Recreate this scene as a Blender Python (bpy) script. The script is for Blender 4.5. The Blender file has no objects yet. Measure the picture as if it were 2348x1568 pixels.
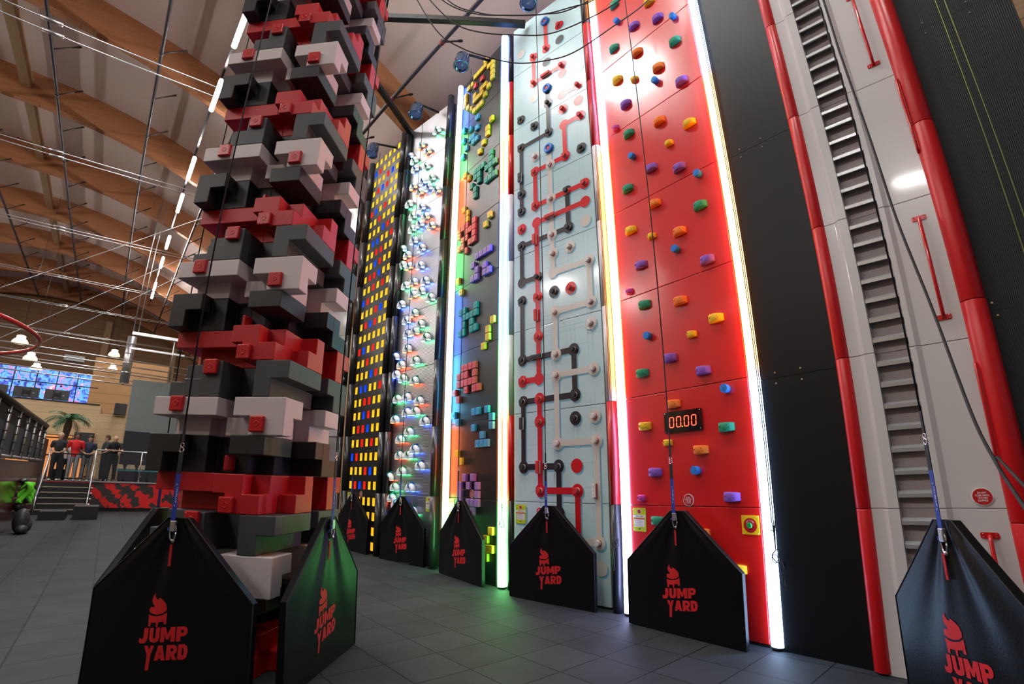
import bpy, bmesh, math, random
from mathutils import Vector, Matrix, Euler
random.seed(7)
PI = math.pi
scene = bpy.context.scene
COL = scene.collection

# ---------------------------------------------------------------- camera (wide lens with barrel distortion)
cam_d = bpy.data.cameras.new('camera')
cam = bpy.data.objects.new('camera', cam_d)
COL.objects.link(cam)
scene.camera = cam
cam.location = (0, 0, 1.5)
cam.rotation_euler = Euler((math.radians(90) + 0.26856, 0, 0.0032), 'XYZ')
cam_d.sensor_width = 36.0
cam_d.sensor_fit = 'HORIZONTAL'
cam_d.type = 'PANO'
MM = 2348.0 / 36.0 / 1000.0      # one sensor millimetre in thousands of pixels
LF, LK1, LK2 = 1.16266, -0.12633, 0.012423
cam_d.panorama_type = 'FISHEYE_LENS_POLYNOMIAL'
SGN = -1.0
pk = (0.0, SGN * MM / LF, 0.0, SGN * LK1 * MM ** 3 / LF, SGN * LK2 * MM ** 4 / LF)
for i in range(5):
    setattr(cam_d, 'fisheye_polynomial_k%d' % i, pk[i])
cam_d.fisheye_fov = math.radians(180)
cam_d.clip_start = 0.05
cam_d.clip_end = 300

# ---------------------------------------------------------------- colour management, world
scene.view_settings.view_transform = 'Standard'
scene.view_settings.look = 'None'
scene.view_settings.gamma = 1.0
scene.view_settings.use_curve_mapping = False
scene.view_settings.exposure = 0.0
world = bpy.data.worlds.new('ambient_fill')  # even fill light added, entering at the open end behind the camera
scene.world = world
world.use_nodes = True
WB = world.node_tree.nodes['Background']
WB.inputs[0].default_value = (0.80, 0.86, 1.0, 1)
WB.inputs[1].default_value = 0.16
scene.cycles.max_bounces = 6
scene.cycles.diffuse_bounces = 3
scene.cycles.glossy_bounces = 3
scene.cycles.transmission_bounces = 4
scene.cycles.transparent_max_bounces = 4
scene.cycles.caustics_reflective = False
scene.cycles.caustics_refractive = False
scene.cycles.sample_clamp_indirect = 6.0

LAMP_POWER = 350.0      # brightness of the linear hall lamps
LED_POWER = 17.0        # brightness of the tubes between the climbing walls

# hall axes: A runs along the hall away from the camera, B to its right
AZ = math.radians(-40.5)
HA = Vector((math.sin(AZ), math.cos(AZ), 0))
HB = Vector((math.cos(AZ), -math.sin(AZ), 0))
def H(a, b, z):
    return HA * a + HB * b + Vector((0, 0, z))
HROT = -AZ            # turning local x onto HB, local y onto HA
def ceil_low(b):      # underside of the arched roof beams
    return 12.49 - 0.330 * b - 0.0314 * b * b

# lamps of the hall: position along the hall, length; made near the end with their builder
LAMP_Z = 11.9
LAMPS = [(-0.9, 1.5), (3.6, 1.5), (6.6, 1.6), (11.0, 1.45), (13.93, 1.5), (18.4, 1.55), (21.4, 1.65), (25.8, 1.55), (28.7, 1.55), (33.0, 1.45), (34.8, 1.2)]

# ---------------------------------------------------------------- materials
MATS = {}
def nd(nt, t, **kw):
    n = nt.nodes.new(t)
    for k, v in kw.items():
        setattr(n, k, v)
    return n
def mat(name, col, rough=0.5, metal=0.0, nscale=25.0, namt=0.12, bump=0.05, emit=None, estr=0.0, spec=0.5, coat=0.0, alpha=1.0, coatr=0.12):
    """principled surface whose colour and roughness are broken up by a noise"""
    if name in MATS:
        return MATS[name]
    m = bpy.data.materials.new(name)
    m.use_nodes = True
    nt = m.node_tree
    b = nt.nodes['Principled BSDF']
    tc = nd(nt, 'ShaderNodeTexCoord')
    no = nd(nt, 'ShaderNodeTexNoise')
    no.inputs['Scale'].default_value = nscale
    no.inputs['Detail'].default_value = 3
    nt.links.new(tc.outputs['Object'], no.inputs['Vector'])
    mr = nd(nt, 'ShaderNodeMapRange')
    mr.inputs['To Min'].default_value = 1 - namt
    mr.inputs['To Max'].default_value = 1 + namt
    nt.links.new(no.outputs['Fac'], mr.inputs['Value'])
    vm = nd(nt, 'ShaderNodeVectorMath', operation='SCALE')
    vm.inputs[0].default_value = col[:3]
    nt.links.new(mr.outputs[0], vm.inputs['Scale'])
    nt.links.new(vm.outputs[0], b.inputs['Base Color'])
    b.inputs['Roughness'].default_value = rough
    b.inputs['Metallic'].default_value = metal
    b.inputs['Specular IOR Level'].default_value = spec
    b.inputs['Coat Weight'].default_value = coat
    b.inputs['Coat Roughness'].default_value = coatr
    b.inputs['Alpha'].default_value = alpha
    if bump:
        bp = nd(nt, 'ShaderNodeBump')
        bp.inputs['Strength'].default_value = bump
        bp.inputs['Distance'].default_value = 0.01
        nt.links.new(no.outputs['Fac'], bp.inputs['Height'])
        nt.links.new(bp.outputs[0], b.inputs['Normal'])
    if emit:
        b.inputs['Emission Color'].default_value = (*emit, 1)
        b.inputs['Emission Strength'].default_value = estr
    m.diffuse_color = (*col[:3], 1)
    MATS[name] = m
    return m

def mathn(nt, op, a, b=None, c=None):
    n = nd(nt, 'ShaderNodeMath', operation=op)
    for i, v in enumerate((a, b, c)):
        if v is None:
            continue
        if isinstance(v, (int, float)):
            n.inputs[i].default_value = v
        else:
            nt.links.new(v, n.inputs[i])
    return n.outputs[0]
def mixc(nt, f, a, b):
    n = nd(nt, 'ShaderNodeMix', data_type='RGBA')
    for i, v in ((0, f), (6, a), (7, b)):
        if isinstance(v, (int, float)):
            n.inputs[i].default_value = v
        elif isinstance(v, tuple):
            n.inputs[i].default_value = (*v[:3], 1)
        else:
            nt.links.new(v, n.inputs[i])
    return n.outputs[2]

def floor_material():
    m = bpy.data.materials.new('rubber_tile_floor')
    m.use_nodes = True
    nt = m.node_tree
    b = nt.nodes['Principled BSDF']
    tc = nd(nt, 'ShaderNodeTexCoord')
    sp = nd(nt, 'ShaderNodeSeparateXYZ')
    nt.links.new(tc.outputs['Object'], sp.inputs[0])
    def line(o, off, w):
        f = mathn(nt, 'FRACT', mathn(nt, 'MULTIPLY', mathn(nt, 'SUBTRACT', o, off), 2.0))
        d = mathn(nt, 'ABSOLUTE', mathn(nt, 'SUBTRACT', f, 0.5))
        return mathn(nt, 'GREATER_THAN', d, 0.5 - w)
    # object space of the floor: x along HB, y along HA
    g = mathn(nt, 'MAXIMUM', line(sp.outputs[0], 0.04, 0.013), line(sp.outputs[1], 0.0, 0.013))
    cellx = mathn(nt, 'FLOOR', mathn(nt, 'MULTIPLY', mathn(nt, 'SUBTRACT', sp.outputs[0], 0.04), 2.0))
    celly = mathn(nt, 'FLOOR', mathn(nt, 'MULTIPLY', sp.outputs[1], 2.0))
    cb = nd(nt, 'ShaderNodeCombineXYZ')
    nt.links.new(cellx, cb.inputs[0]); nt.links.new(celly, cb.inputs[1])
    wn = nd(nt, 'ShaderNodeTexWhiteNoise', noise_dimensions='3D')
    nt.links.new(cb.outputs[0], wn.inputs['Vector'])
    n1 = nd(nt, 'ShaderNodeTexNoise'); n1.inputs['Scale'].default_value = 2.2; n1.inputs['Detail'].default_value = 5
    n2 = nd(nt, 'ShaderNodeTexNoise'); n2.inputs['Scale'].default_value = 140; n2.inputs['Detail'].default_value = 2
    nt.links.new(tc.outputs['Object'], n1.inputs['Vector']); nt.links.new(tc.outputs['Object'], n2.inputs['Vector'])
    v = mathn(nt, 'ADD', mathn(nt, 'MULTIPLY', n1.outputs['Fac'], 0.8), mathn(nt, 'MULTIPLY', wn.outputs['Value'], 0.22))
    v = mathn(nt, 'MULTIPLY', v, mathn(nt, 'ADD', mathn(nt, 'MULTIPLY', n2.outputs['Fac'], 1.2), 0.4))
    base = mixc(nt, v, (0.011, 0.0135, 0.016), (0.052, 0.061, 0.070))
    out = mixc(nt, g, base, (0.004, 0.0045, 0.006))
    nt.links.new(out, b.inputs['Base Color'])
    b.inputs['Roughness'].default_value = 0.66
    b.inputs['Specular IOR Level'].default_value = 0.22
    hgt = mathn(nt, 'SUBTRACT', mathn(nt, 'MULTIPLY', n2.outputs['Fac'], 0.35), mathn(nt, 'MULTIPLY', g, 2.0))
    bp = nd(nt, 'ShaderNodeBump'); bp.inputs['Strength'].default_value = 0.5; bp.inputs['Distance'].default_value = 0.004
    nt.links.new(hgt, bp.inputs['Height']); nt.links.new(bp.outputs[0], b.inputs['Normal'])
    return m

def wood_material(name, c1, c2, axis=0, scale=3.0, plank=0.0, rough=0.6, plank_axis=2):
    m = bpy.data.materials.new(name)
    m.use_nodes = True
    nt = m.node_tree
    b = nt.nodes['Principled BSDF']
    tc = nd(nt, 'ShaderNodeTexCoord')
    mp = nd(nt, 'ShaderNodeMapping')
    s = [14.0, 14.0, 14.0]; s[axis] = 0.7
    mp.inputs['Scale'].default_value = s
    nt.links.new(tc.outputs['Object'], mp.inputs[0])
    n = nd(nt, 'ShaderNodeTexNoise'); n.inputs['Scale'].default_value = scale; n.inputs['Detail'].default_value = 5
    nt.links.new(mp.outputs[0], n.inputs['Vector'])
    n2 = nd(nt, 'ShaderNodeTexNoise'); n2.inputs['Scale'].default_value = 6.0
    nt.links.new(tc.outputs['Object'], n2.inputs['Vector'])
    knots = mathn(nt, 'GREATER_THAN', n2.outputs['Fac'], 0.70)
    f = mathn(nt, 'ADD', n.outputs['Fac'], mathn(nt, 'MULTIPLY', knots, -0.25))
    col = mixc(nt, f, c1, c2)
    if plank:
        sp = nd(nt, 'ShaderNodeSeparateXYZ'); nt.links.new(tc.outputs['Object'], sp.inputs[0])
        fr = mathn(nt, 'FRACT', mathn(nt, 'DIVIDE', sp.outputs[plank_axis], plank))
        ln = mathn(nt, 'LESS_THAN', fr, 0.03)
        cell = mathn(nt, 'FLOOR', mathn(nt, 'DIVIDE', sp.outputs[plank_axis], plank))
        w = nd(nt, 'ShaderNodeTexWhiteNoise', noise_dimensions='1D'); nt.links.new(cell, w.inputs['W'])
        col = mixc(nt, mathn(nt, 'MULTIPLY', w.outputs['Value'], 0.25), col, c1)
        col = mixc(nt, ln, col, tuple(0.35 * x for x in c1))
    nt.links.new(col, b.inputs['Base Color'])
    b.inputs['Roughness'].default_value = rough
    return m

def led_material(name, bands, power):
    """light tube whose colour changes in bands with height (object z in metres)"""
    m = bpy.data.materials.new(name)
    m.use_nodes = True
    nt = m.node_tree
    b = nt.nodes['Principled BSDF']
    b.inputs['Base Color'].default_value = (0.8, 0.8, 0.8, 1)
    tc = nd(nt, 'ShaderNodeTexCoord')
    sp = nd(nt, 'ShaderNodeSeparateXYZ'); nt.links.new(tc.outputs['Object'], sp.inputs[0])
    f = mathn(nt, 'DIVIDE', sp.outputs[2], 9.6)
    r = nd(nt, 'ShaderNodeValToRGB')
    r.color_ramp.interpolation = 'LINEAR'
    el = r.color_ramp.elements
    while len(el) > 1:
        el.remove(el[-1])
    el[0].position = 0.0; el[0].color = (*bands[0][1], 1)
    for i in range(1, len(bands)):
        z = bands[i][0]
        e = el.new(max(0, z / 9.6 - 0.008)); e.color = (*bands[i - 1][1], 1)
        e = el.new(min(1, z / 9.6 + 0.008)); e.color = (*bands[i][1], 1)
    nt.links.new(f, r.inputs[0])
    nt.links.new(r.outputs[0], b.inputs['Emission Color'])
    b.inputs['Emission Strength'].default_value = power
    return m

def perforated_metal():
    m = bpy.data.materials.new('perforated_steel_sheet')
    m.use_nodes = True
    nt = m.node_tree
    b = nt.nodes['Principled BSDF']
    tc = nd(nt, 'ShaderNodeTexCoord')
    sp = nd(nt, 'ShaderNodeSeparateXYZ'); nt.links.new(tc.outputs['Object'], sp.inputs[0])
    p = 0.027
    row = mathn(nt, 'FLOOR', mathn(nt, 'DIVIDE', sp.outputs[2], p))
    sh = mathn(nt, 'MULTIPLY', mathn(nt, 'MODULO', row, 2.0), 0.5)
    fx = mathn(nt, 'SUBTRACT', mathn(nt, 'FRACT', mathn(nt, 'ADD', mathn(nt, 'DIVIDE', sp.outputs[0], p * 1.25), sh)), 0.5)
    fz = mathn(nt, 'SUBTRACT', mathn(nt, 'FRACT', mathn(nt, 'DIVIDE', sp.outputs[2], p)), 0.5)
    d = mathn(nt, 'SQRT', mathn(nt, 'ADD', mathn(nt, 'MULTIPLY', fx, fx), mathn(nt, 'MULTIPLY', fz, fz)))
    hole = mathn(nt, 'LESS_THAN', d, 0.27)
    n = nd(nt, 'ShaderNodeTexNoise'); n.inputs['Scale'].default_value = 1.5
    nt.links.new(tc.outputs['Object'], n.inputs['Vector'])
    metal = mixc(nt, n.outputs['Fac'], (0.42, 0.42, 0.44), (0.66, 0.66, 0.69))
    nt.links.new(mixc(nt, hole, metal, (0.02, 0.02, 0.022)), b.inputs['Base Color'])
    nt.links.new(mathn(nt, 'SUBTRACT', 0.9, mathn(nt, 'MULTIPLY', hole, 0.9)), b.inputs['Metallic'])
    b.inputs['Roughness'].default_value = 0.36
    bp = nd(nt, 'ShaderNodeBump'); bp.inputs['Strength'].default_value = 0.3; bp.inputs['Distance'].default_value = 0.006
    nt.links.new(mathn(nt, 'MULTIPLY', hole, -1.0), bp.inputs['Height']); nt.links.new(bp.outputs[0], b.inputs['Normal'])
    return m

def ribbed_material(name, col, pitch=0.012, rough=0.75):
    m = bpy.data.materials.new(name)
    m.use_nodes = True
    nt = m.node_tree
    b = nt.nodes['Principled BSDF']
    tc = nd(nt, 'ShaderNodeTexCoord')
    sp = nd(nt, 'ShaderNodeSeparateXYZ'); nt.links.new(tc.outputs['Object'], sp.inputs[0])
    s = mathn(nt, 'SINE', mathn(nt, 'MULTIPLY', sp.outputs[0], 2 * PI / pitch))
    n = nd(nt, 'ShaderNodeTexNoise'); n.inputs['Scale'].default_value = 60
    nt.links.new(tc.outputs['Object'], n.inputs['Vector'])
    v = mathn(nt, 'MULTIPLY', mathn(nt, 'GREATER_THAN', s, 0.6), n.outputs['Fac'])
    nt.links.new(mixc(nt, v, col, tuple(min(1, c * 2.2 + .01) for c in col)), b.inputs['Base Color'])
    b.inputs['Roughness'].default_value = rough
    bp = nd(nt, 'ShaderNodeBump'); bp.inputs['Strength'].default_value = 0.4; bp.inputs['Distance'].default_value = 0.003
    nt.links.new(s, bp.inputs['Height']); nt.links.new(bp.outputs[0], b.inputs['Normal'])
    return m

# ---------------------------------------------------------------- mesh helpers
class MB:
    """collects simple shapes into one mesh"""
    def __init__(s):
        s.v = []; s.f = []; s.sm = []
    def add(s, vs, fs, M=None, smooth=False):
        o = len(s.v)
        s.v += [tuple(M @ Vector(v)) if M else tuple(v) for v in vs]
        s.f += [tuple(i + o for i in f) for f in fs]
        s.sm += [smooth] * len(fs)
        return s
    def box(s, x0, x1, y0, y1, z0, z1, M=None):
        vs = [(x0, y0, z0), (x1, y0, z0), (x1, y1, z0), (x0, y1, z0), (x0, y0, z1), (x1, y0, z1), (x1, y1, z1), (x0, y1, z1)]
        return s.add(vs, [(0, 3, 2, 1), (4, 5, 6, 7), (0, 1, 5, 4), (1, 2, 6, 5), (2, 3, 7, 6), (3, 0, 4, 7)], M)
    def rings(s, rs, close=True, smooth=True, caps=True, M=None):
        """loft through a list of vertex rings"""
        n = len(rs[0]); vs = [p for r in rs for p in r]; fs = []
        for k in range(len(rs) - 1):
            for i in range(n if close else n - 1):
                j = (i + 1) % n
                fs.append((k * n + i, k * n + j, (k + 1) * n + j, (k + 1) * n + i))
        s.add(vs, fs, M, smooth)
        if caps:
            o = len(s.v) - len(vs)
            s.f.append(tuple(o + i for i in reversed(range(n)))); s.sm.append(False)
            s.f.append(tuple(o + (len(rs) - 1) * n + i for i in range(n))); s.sm.append(False)
        return s
    def tube(s, path, r, n=8, M=None, caps=True):
        path = [Vector(p) for p in path]
        rs = []
        up = Vector((0, 0, 1))
        d0 = (path[1] - path[0]).normalized()
        if abs(d0.dot(up)) > 0.95:
            up = Vector((1, 0, 0))
        for i, p in enumerate(path):
            if i == 0: d = path[1] - p
            elif i == len(path) - 1: d = p - path[i - 1]
            else: d = (path[i + 1] - p).normalized() + (p - path[i - 1]).normalized()
            d.normalize()
            a = d.cross(up)
            if a.length < 1e-4: a = d.orthogonal()
            a.normalize(); b = a.cross(d).normalized(); up = b
            rr = r[i] if isinstance(r, (list, tuple)) else r
            rs.append([tuple(p + a * (rr * math.cos(2 * PI * k / n)) + b * (rr * math.sin(2 * PI * k / n))) for k in range(n)])
        return s.rings(rs, caps=caps, M=M)
    def cyl(s, c, r, z0, z1, n=16, M=None):
        return s.rings([[(c[0] + r * math.cos(2 * PI * k / n), c[1] + r * math.sin(2 * PI * k / n), z) for k in range(n)] for z in (z0, z1)], M=M)
    def prism(s, poly, y0, y1, M=None):
        """polygon in (x, z) extruded from y0 (front) to y1"""
        n = len(poly)
        vs = [(x, y0, z) for x, z in poly] + [(x, y1, z) for x, z in poly]
        fs = [tuple(range(n)), tuple(reversed(range(n, 2 * n)))] + [(i, i + n, (i + 1) % n + n, (i + 1) % n) for i in range(n)]
        return s.add(vs, fs, M)
    def lathe(s, prof, n=16, M=None, caps=True):
        return s.rings([[(r * math.cos(2 * PI * k / n), r * math.sin(2 * PI * k / n), z) for k in range(n)] for r, z in prof], M=M, caps=caps)
    def ball(s, c, rx, ry=None, rz=None, n=12, m=8, M=None):
        ry = ry or rx; rz = rz or rx
        rs = []
        for j in range(m + 1):
            t = -PI / 2 + PI * j / m
            ct = max(math.cos(t), 0.02)
            rs.append([(c[0] + rx * ct * math.cos(2 * PI * k / n), c[1] + ry * ct * math.sin(2 * PI * k / n), c[2] + rz * math.sin(t)) for k in range(n)])
        return s.rings(rs, M=M)
    def build(s, name, m, parent=None, loc=None, rz=None, bevel=0.0, mats=None, seg=2):
        me = bpy.data.meshes.new(name)
        me.from_pydata(s.v, [], s.f)
        me.polygons.foreach_set('use_smooth', s.sm)
        me.update()
        bm = bmesh.new(); bm.from_mesh(me); bmesh.ops.recalc_face_normals(bm, faces=bm.faces); bm.to_mesh(me); bm.free()
        me.materials.append(m)
        o = bpy.data.objects.new(name, me)
        COL.objects.link(o)
        if parent: o.parent = parent
        if loc is not None: o.location = loc
        if rz is not None: o.rotation_euler = (0, 0, rz)
        if bevel:
            md = o.modifiers.new('edge', 'BEVEL'); md.width = bevel; md.segments = seg; md.limit_method = 'ANGLE'; md.angle_limit = math.radians(40)
        return o

def tag(o, label=None, cat=None, group=None, kind=None):
    if label: o['label'] = label
    if cat: o['category'] = cat
    if group: o['group'] = group
    if kind: o['kind'] = kind
    return o
def empty(name, loc=(0, 0, 0), rz=0.0, label=None, cat=None, group=None, kind=None):
    o = bpy.data.objects.new(name, None); COL.objects.link(o)
    o.location = loc; o.rotation_euler = (0, 0, rz); o.empty_display_size = 0.1
    return tag(o, label, cat, group, kind)
def copy_tree(o, parent=None, keep=False):
    c = o.copy(); COL.objects.link(c)
    if parent is not None:
        c.parent = parent
    for ch in list(o.children):
        copy_tree(ch, c)
    return c
def txt(name, s, w, h, m, parent, M, bold=0.0, depth=0.0015, shear=0.0, align=0.0):
    """lettering as a thin mesh fitted to w by h, lying in local x-z with its face to -y; M places its lower left corner"""
    cu = bpy.data.curves.new(name, 'FONT'); cu.body = s; cu.size = 1.0; cu.offset = bold; cu.shear = shear; cu.resolution_u = 3
    cu.space_character = 1.0 + bold * 3
    o = bpy.data.objects.new(name, cu); COL.objects.link(o)
    dg = bpy.context.evaluated_depsgraph_get()
    me = bpy.data.meshes.new_from_object(o.evaluated_get(dg))
    COL.objects.unlink(o); bpy.data.objects.remove(o)
    xs = [v.co.x for v in me.vertices]; ys = [v.co.y for v in me.vertices]
    x0, x1, y0, y1 = min(xs), max(xs), min(ys), max(ys)
    sx = w / max(1e-6, x1 - x0); sy = h / max(1e-6, y1 - y0)
    for v in me.vertices:
        x, y = (v.co.x - x0) * sx, (v.co.y - y0) * sy
        v.co = M @ Vector((x, -depth, y))
    me.materials.clear(); me.materials.append(m)
    me.name = name
    r = bpy.data.objects.new(name, me); COL.objects.link(r); r.parent = parent
    return r
def T(x, y, z):
    return Matrix.Translation((x, y, z))
ORD = ['lowest', 'second', 'third', 'fourth', 'fifth', 'sixth', 'seventh', 'eighth', 'ninth', 'tenth', 'eleventh', 'twelfth', 'thirteenth', 'fourteenth', 'fifteenth', 'sixteenth', 'seventeenth', 'eighteenth', 'nineteenth']
TENS = {20: 'twent', 30: 'thirt', 40: 'fort', 50: 'fift', 60: 'sixt', 70: 'sevent'}
def ordn(i):
    """0 -> lowest, 1 -> second ..."""
    if i < 19: return ORD[i]
    n = i + 1
    t = n // 10 * 10
    if n == t: return (TENS[t] + 'ieth')
    return TENS[t] + 'y-' + ['first', 'second', 'third', 'fourth', 'fifth', 'sixth', 'seventh', 'eighth', 'ninth'][n - t - 1]
def up(i):
    return 'lowest' if i == 0 else ordn(i) + ' up'
RED = [('G',0.393,8.305),('Y',0.995,7.796),('B',0.418,7.926),('P',0.695,7.593),('P',1.088,7.393),('B',1.329,7.197),('G',0.296,7.487),('G',1.284,6.8),('O',0.687,7.088),('O',0.982,6.59),('Y',0.291,6.883),('y',0.586,6.681),('B',0.922,6.403),('P',1.283,6.139),('P',0.392,6.379),('M',0.182,6.108),('G',0.392,5.882),('O',0.887,5.775),('Y',1.296,5.485),('y',0.986,5.38),('B',0.421,5.501),('P',0.688,5.183),('P',1.081,4.981),('B',1.316,4.77),('G',0.287,5.081),('O',0.675,4.681),('G',1.278,4.384),('Y',0.276,4.484),('y',0.583,4.281),('O',0.973,4.185),('B',0.907,3.988),('P',1.275,3.729),('P',0.386,3.976),('M',0.181,3.7),('G',0.39,3.473),('O',0.882,3.378),('Y',1.292,3.073),('y',0.987,2.974),('B',0.416,3.084),('P',0.686,2.777),('P',1.082,2.566),('G',0.288,2.676),('B',1.324,2.34),('O',0.682,2.271),('Y',0.283,2.072),('G',1.284,1.969),('y',0.579,1.868),('O',0.978,1.77),('P',0.389,1.565),('B',0.913,1.566),('M',0.185,1.29),('P',1.283,1.307),('G',0.394,1.054),('O',0.929,0.957),('Y',1.298,0.646)]
PATHS = [('K',[(0.763,7.715),(0.771,6.806),(0.169,6.799),(0.165,5.587)]),('R',[(0.771,9.272),(0.772,8.615)]),('R',[(0.479,8.619),(0.464,8.016),(1.085,8.009),(1.083,7.839)]),('R',[(1.379,7.402),(1.059,7.36)]),('R',[(1.383,6.8),(1.068,6.797),(1.055,6.206),(0.457,6.188),(0.453,5.582),(1.384,5.583)]),('K',[(1.068,5.59),(1.071,4.984),(0.165,4.975),(0.174,4.381),(0.478,4.379)]),('R',[(1.374,5.285),(0.468,5.281),(0.473,3.477),(0.474,2.868),(0.168,2.879)]),('K',[(0.164,4.079),(0.175,3.18),(1.078,3.182),(1.071,2.575),(0.175,2.578),(0.18,1.672),(0.785,1.672),(0.771,1.076)]),('R',[(0.474,2.587),(0.466,1.36),(1.079,1.364),(1.085,0.729)]),('W',[(0.759,6.498),(0.766,4.37),(1.384,4.376),(1.379,3.776),(0.778,3.769),(0.77,3.168)]),('W',[(1.38,2.877),(0.774,2.877),(0.771,1.966),(1.381,1.971),(1.38,0.748),(1.11,0.769)])]
PEGS = [('R',0.772,8.615),('R',0.479,8.619),('R',0.464,8.016),('R',1.085,8.009),('R',1.379,7.402),('K',0.77,7.4),('K',0.771,6.806),('K',0.169,6.799),('K',0.169,5.901),('K',0.165,5.587),('R',1.383,6.8),('R',1.055,6.206),('R',0.457,6.188),('R',0.453,5.582),('W',0.764,5.581),('K',1.068,5.59),('R',1.384,5.583),('W',0.77,6.189),('W',0.764,4.977),('W',0.771,4.667),('W',1.384,4.376),('W',1.379,3.776),('W',0.778,3.769),('W',0.77,3.168),('K',1.071,4.984),('K',0.165,4.975),('K',0.478,4.379),('R',0.467,4.076),('R',0.473,3.477),('R',0.168,2.879),('K',0.164,4.079),('K',0.175,3.18),('K',1.078,3.182),('K',1.071,2.575),('K',0.175,2.578),('K',0.18,1.672),('K',0.785,1.672),('W',1.38,2.877),('W',0.774,2.877),('W',0.771,1.966),('W',1.381,1.971),('W',1.38,0.748),('R',0.474,2.587),('R',0.472,2.275),('R',0.466,1.36),('R',1.079,1.364),('R',1.075,8.949),('R',1.068,7.105),('K',0.171,7.39),('K',0.467,7.095),('W',0.476,6.484),('K',1.368,6.202),('R',0.169,5.277),('W',1.074,4.676),('K',0.77,4.078),('R',1.064,4.055),('W',1.37,3.483),('K',1.073,2.273),('W',1.37,2.272)]
DISCS = [('K',1.068,8.616),('K',0.768,8.308),('W',0.18,8.899),('W',0.474,7.693),('W',1.41,7.742),('R',1.368,7.102),('W',1.367,4.983),('R',1.076,1.671),('W',1.4,0.45)]
RINGS = [(0.771,9.272),(0.763,7.715),(0.759,6.498)]
BARS = [('R','h',0.75,8.022),('K','v',0.149,6.219),('R','h',0.749,5.291),('R','v',0.44,5.003),('R','v',0.448,3.798),('K','h',0.442,3.189),('K','v',0.158,2.271),('R','v',0.452,1.667),('W','v',1.351,1.364)]
BLK = [('Y',4,74),('Y',5,74),('Y',6,74),('Y',7,75),('Y',7,74),('Y',8,73),('Y',9,72),('Y',9,73),('Y',9,71),('Y',9,70),('Y',7,70),('Y',8,69),('Y',7,68),('Y',4,69),('Y',5,69),('Y',6,69),('Y',6,70),('Y',4,70),('Y',3,73),('Y',2,73),('Y',1,72),('Y',1,71),('Y',1,70),('Y',2,69),('Y',3,68),('Y',4,67),('Y',5,67),('Y',6,67),('Y',9,62),('Y',8,61),('Y',8,60),('Y',7,59),('Y',6,58),('Y',2,56),('Y',3,55),('Y',2,50),('Y',3,49),('Y',3,48),('Y',9,46),('Y',8,45),('Y',1,39),('Y',2,37),('Y',10,31),('Y',9,30),('Y',9,29),('Y',8,28),('Y',2,15),('Y',3,14),('Y',10,6),('Y',9,5),('Y',9,4),('Y',10,4),('Y',9,3),('R',6,72),('R',4,72),('R',5,47),('R',5,46),('R',3,47),('R',3,46),('R',2,47),('R',1,47),('R',1,46),('R',5,45),('R',3,45),('R',4,44),('R',5,44),('R',2,45),('R',2,44),('R',1,44),('R',3,43),('R',4,46),('R',3,26),('R',4,26),('R',5,26),('R',2,25),('R',3,25),('R',4,25),('R',6,25),('R',2,24),('R',4,24),('R',6,26),('R',1,23),('R',3,24),('R',4,23),('R',2,22),('R',5,24),('R',6,23),('R',7,23),('R',6,24),('B',5,65),('B',1,65),('B',3,64),('B',5,63),('B',1,63),('B',3,62),('B',2,61),('B',1,60),('B',4,62),('B',4,61),('B',5,61),('B',1,20),('B',2,19),('B',6,20),('B',7,20),('B',6,18),('B',9,20),('B',10,19),('B',10,18),('B',8,17),('B',7,16),('B',8,16),('B',9,16),('G',9,55),('G',9,56),('G',9,54),('G',10,54),('G',8,54),('G',7,55),('G',6,55),('G',5,55),('G',5,54),('G',6,54),('G',6,53),('G',5,52),('G',4,53),('G',5,51),('G',9,53),('G',9,52),('G',8,52),('G',10,52),('G',6,34),('G',6,33),('G',2,34),('G',3,33),('G',4,33),('G',3,34),('G',5,33),('G',3,31),('G',5,32),('G',5,31),('G',6,31),('G',2,31),('G',3,32),('P',8,41),('P',7,41),('P',6,41),('P',9,41),('P',5,40),('P',8,39),('P',6,39),('P',6,38),('P',5,38),('P',8,38),('P',9,38),('P',4,12),('P',6,12),('P',3,11),('P',5,11),('P',7,11),('P',3,10),('P',7,10),('P',3,9),('P',5,9),('P',6,9),('P',7,9),('P',6,8)]
ELB = [(1.086,9.009),(0.52,8.886),(0.787,8.584),(0.008,8.795),(0.284,8.59),(0.782,8.184),(0.347,8.333),(1.004,7.773),(0.689,7.829),(0.34,7.865),(0.92,7.574),(1.216,7.369),(0.606,7.595),(0.221,7.459),(0.71,7.167),(0.402,7.073),(0.88,6.87),(0.697,6.771),(1.103,6.561),(0.414,6.751),(0.509,6.434),(0.801,6.154),(0.019,6.363),(0.304,6.156),(0.151,5.97),(0.397,5.866),(0.804,5.754),(1.004,5.358),(0.602,5.447),(0.312,5.449),(0.884,5.164),(0.608,5.161),(1.204,4.944),(0.203,5.05),(0.684,4.74),(0.432,4.645),(0.914,4.455),(0.747,4.343),(0.491,4.338),(1.121,4.15),(0.518,4.026),(0.038,3.93),(0.808,3.732),(0.328,3.725),(0.171,3.546),(0.415,3.43),(0.808,3.334),(0.262,3.034),(0.581,3.037),(0.991,2.925),(0.603,2.738),(0.891,2.731),(0.218,2.628),(1.192,2.524),(0.702,2.355),(0.42,2.225),(0.909,2.019),(0.426,1.916),(0.72,1.918),(1.099,1.712),(0.518,1.619),(0.045,1.509),(0.307,1.313),(0.814,1.316),(0.223,1.105),(0.374,0.995),(0.908,0.9)]

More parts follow.
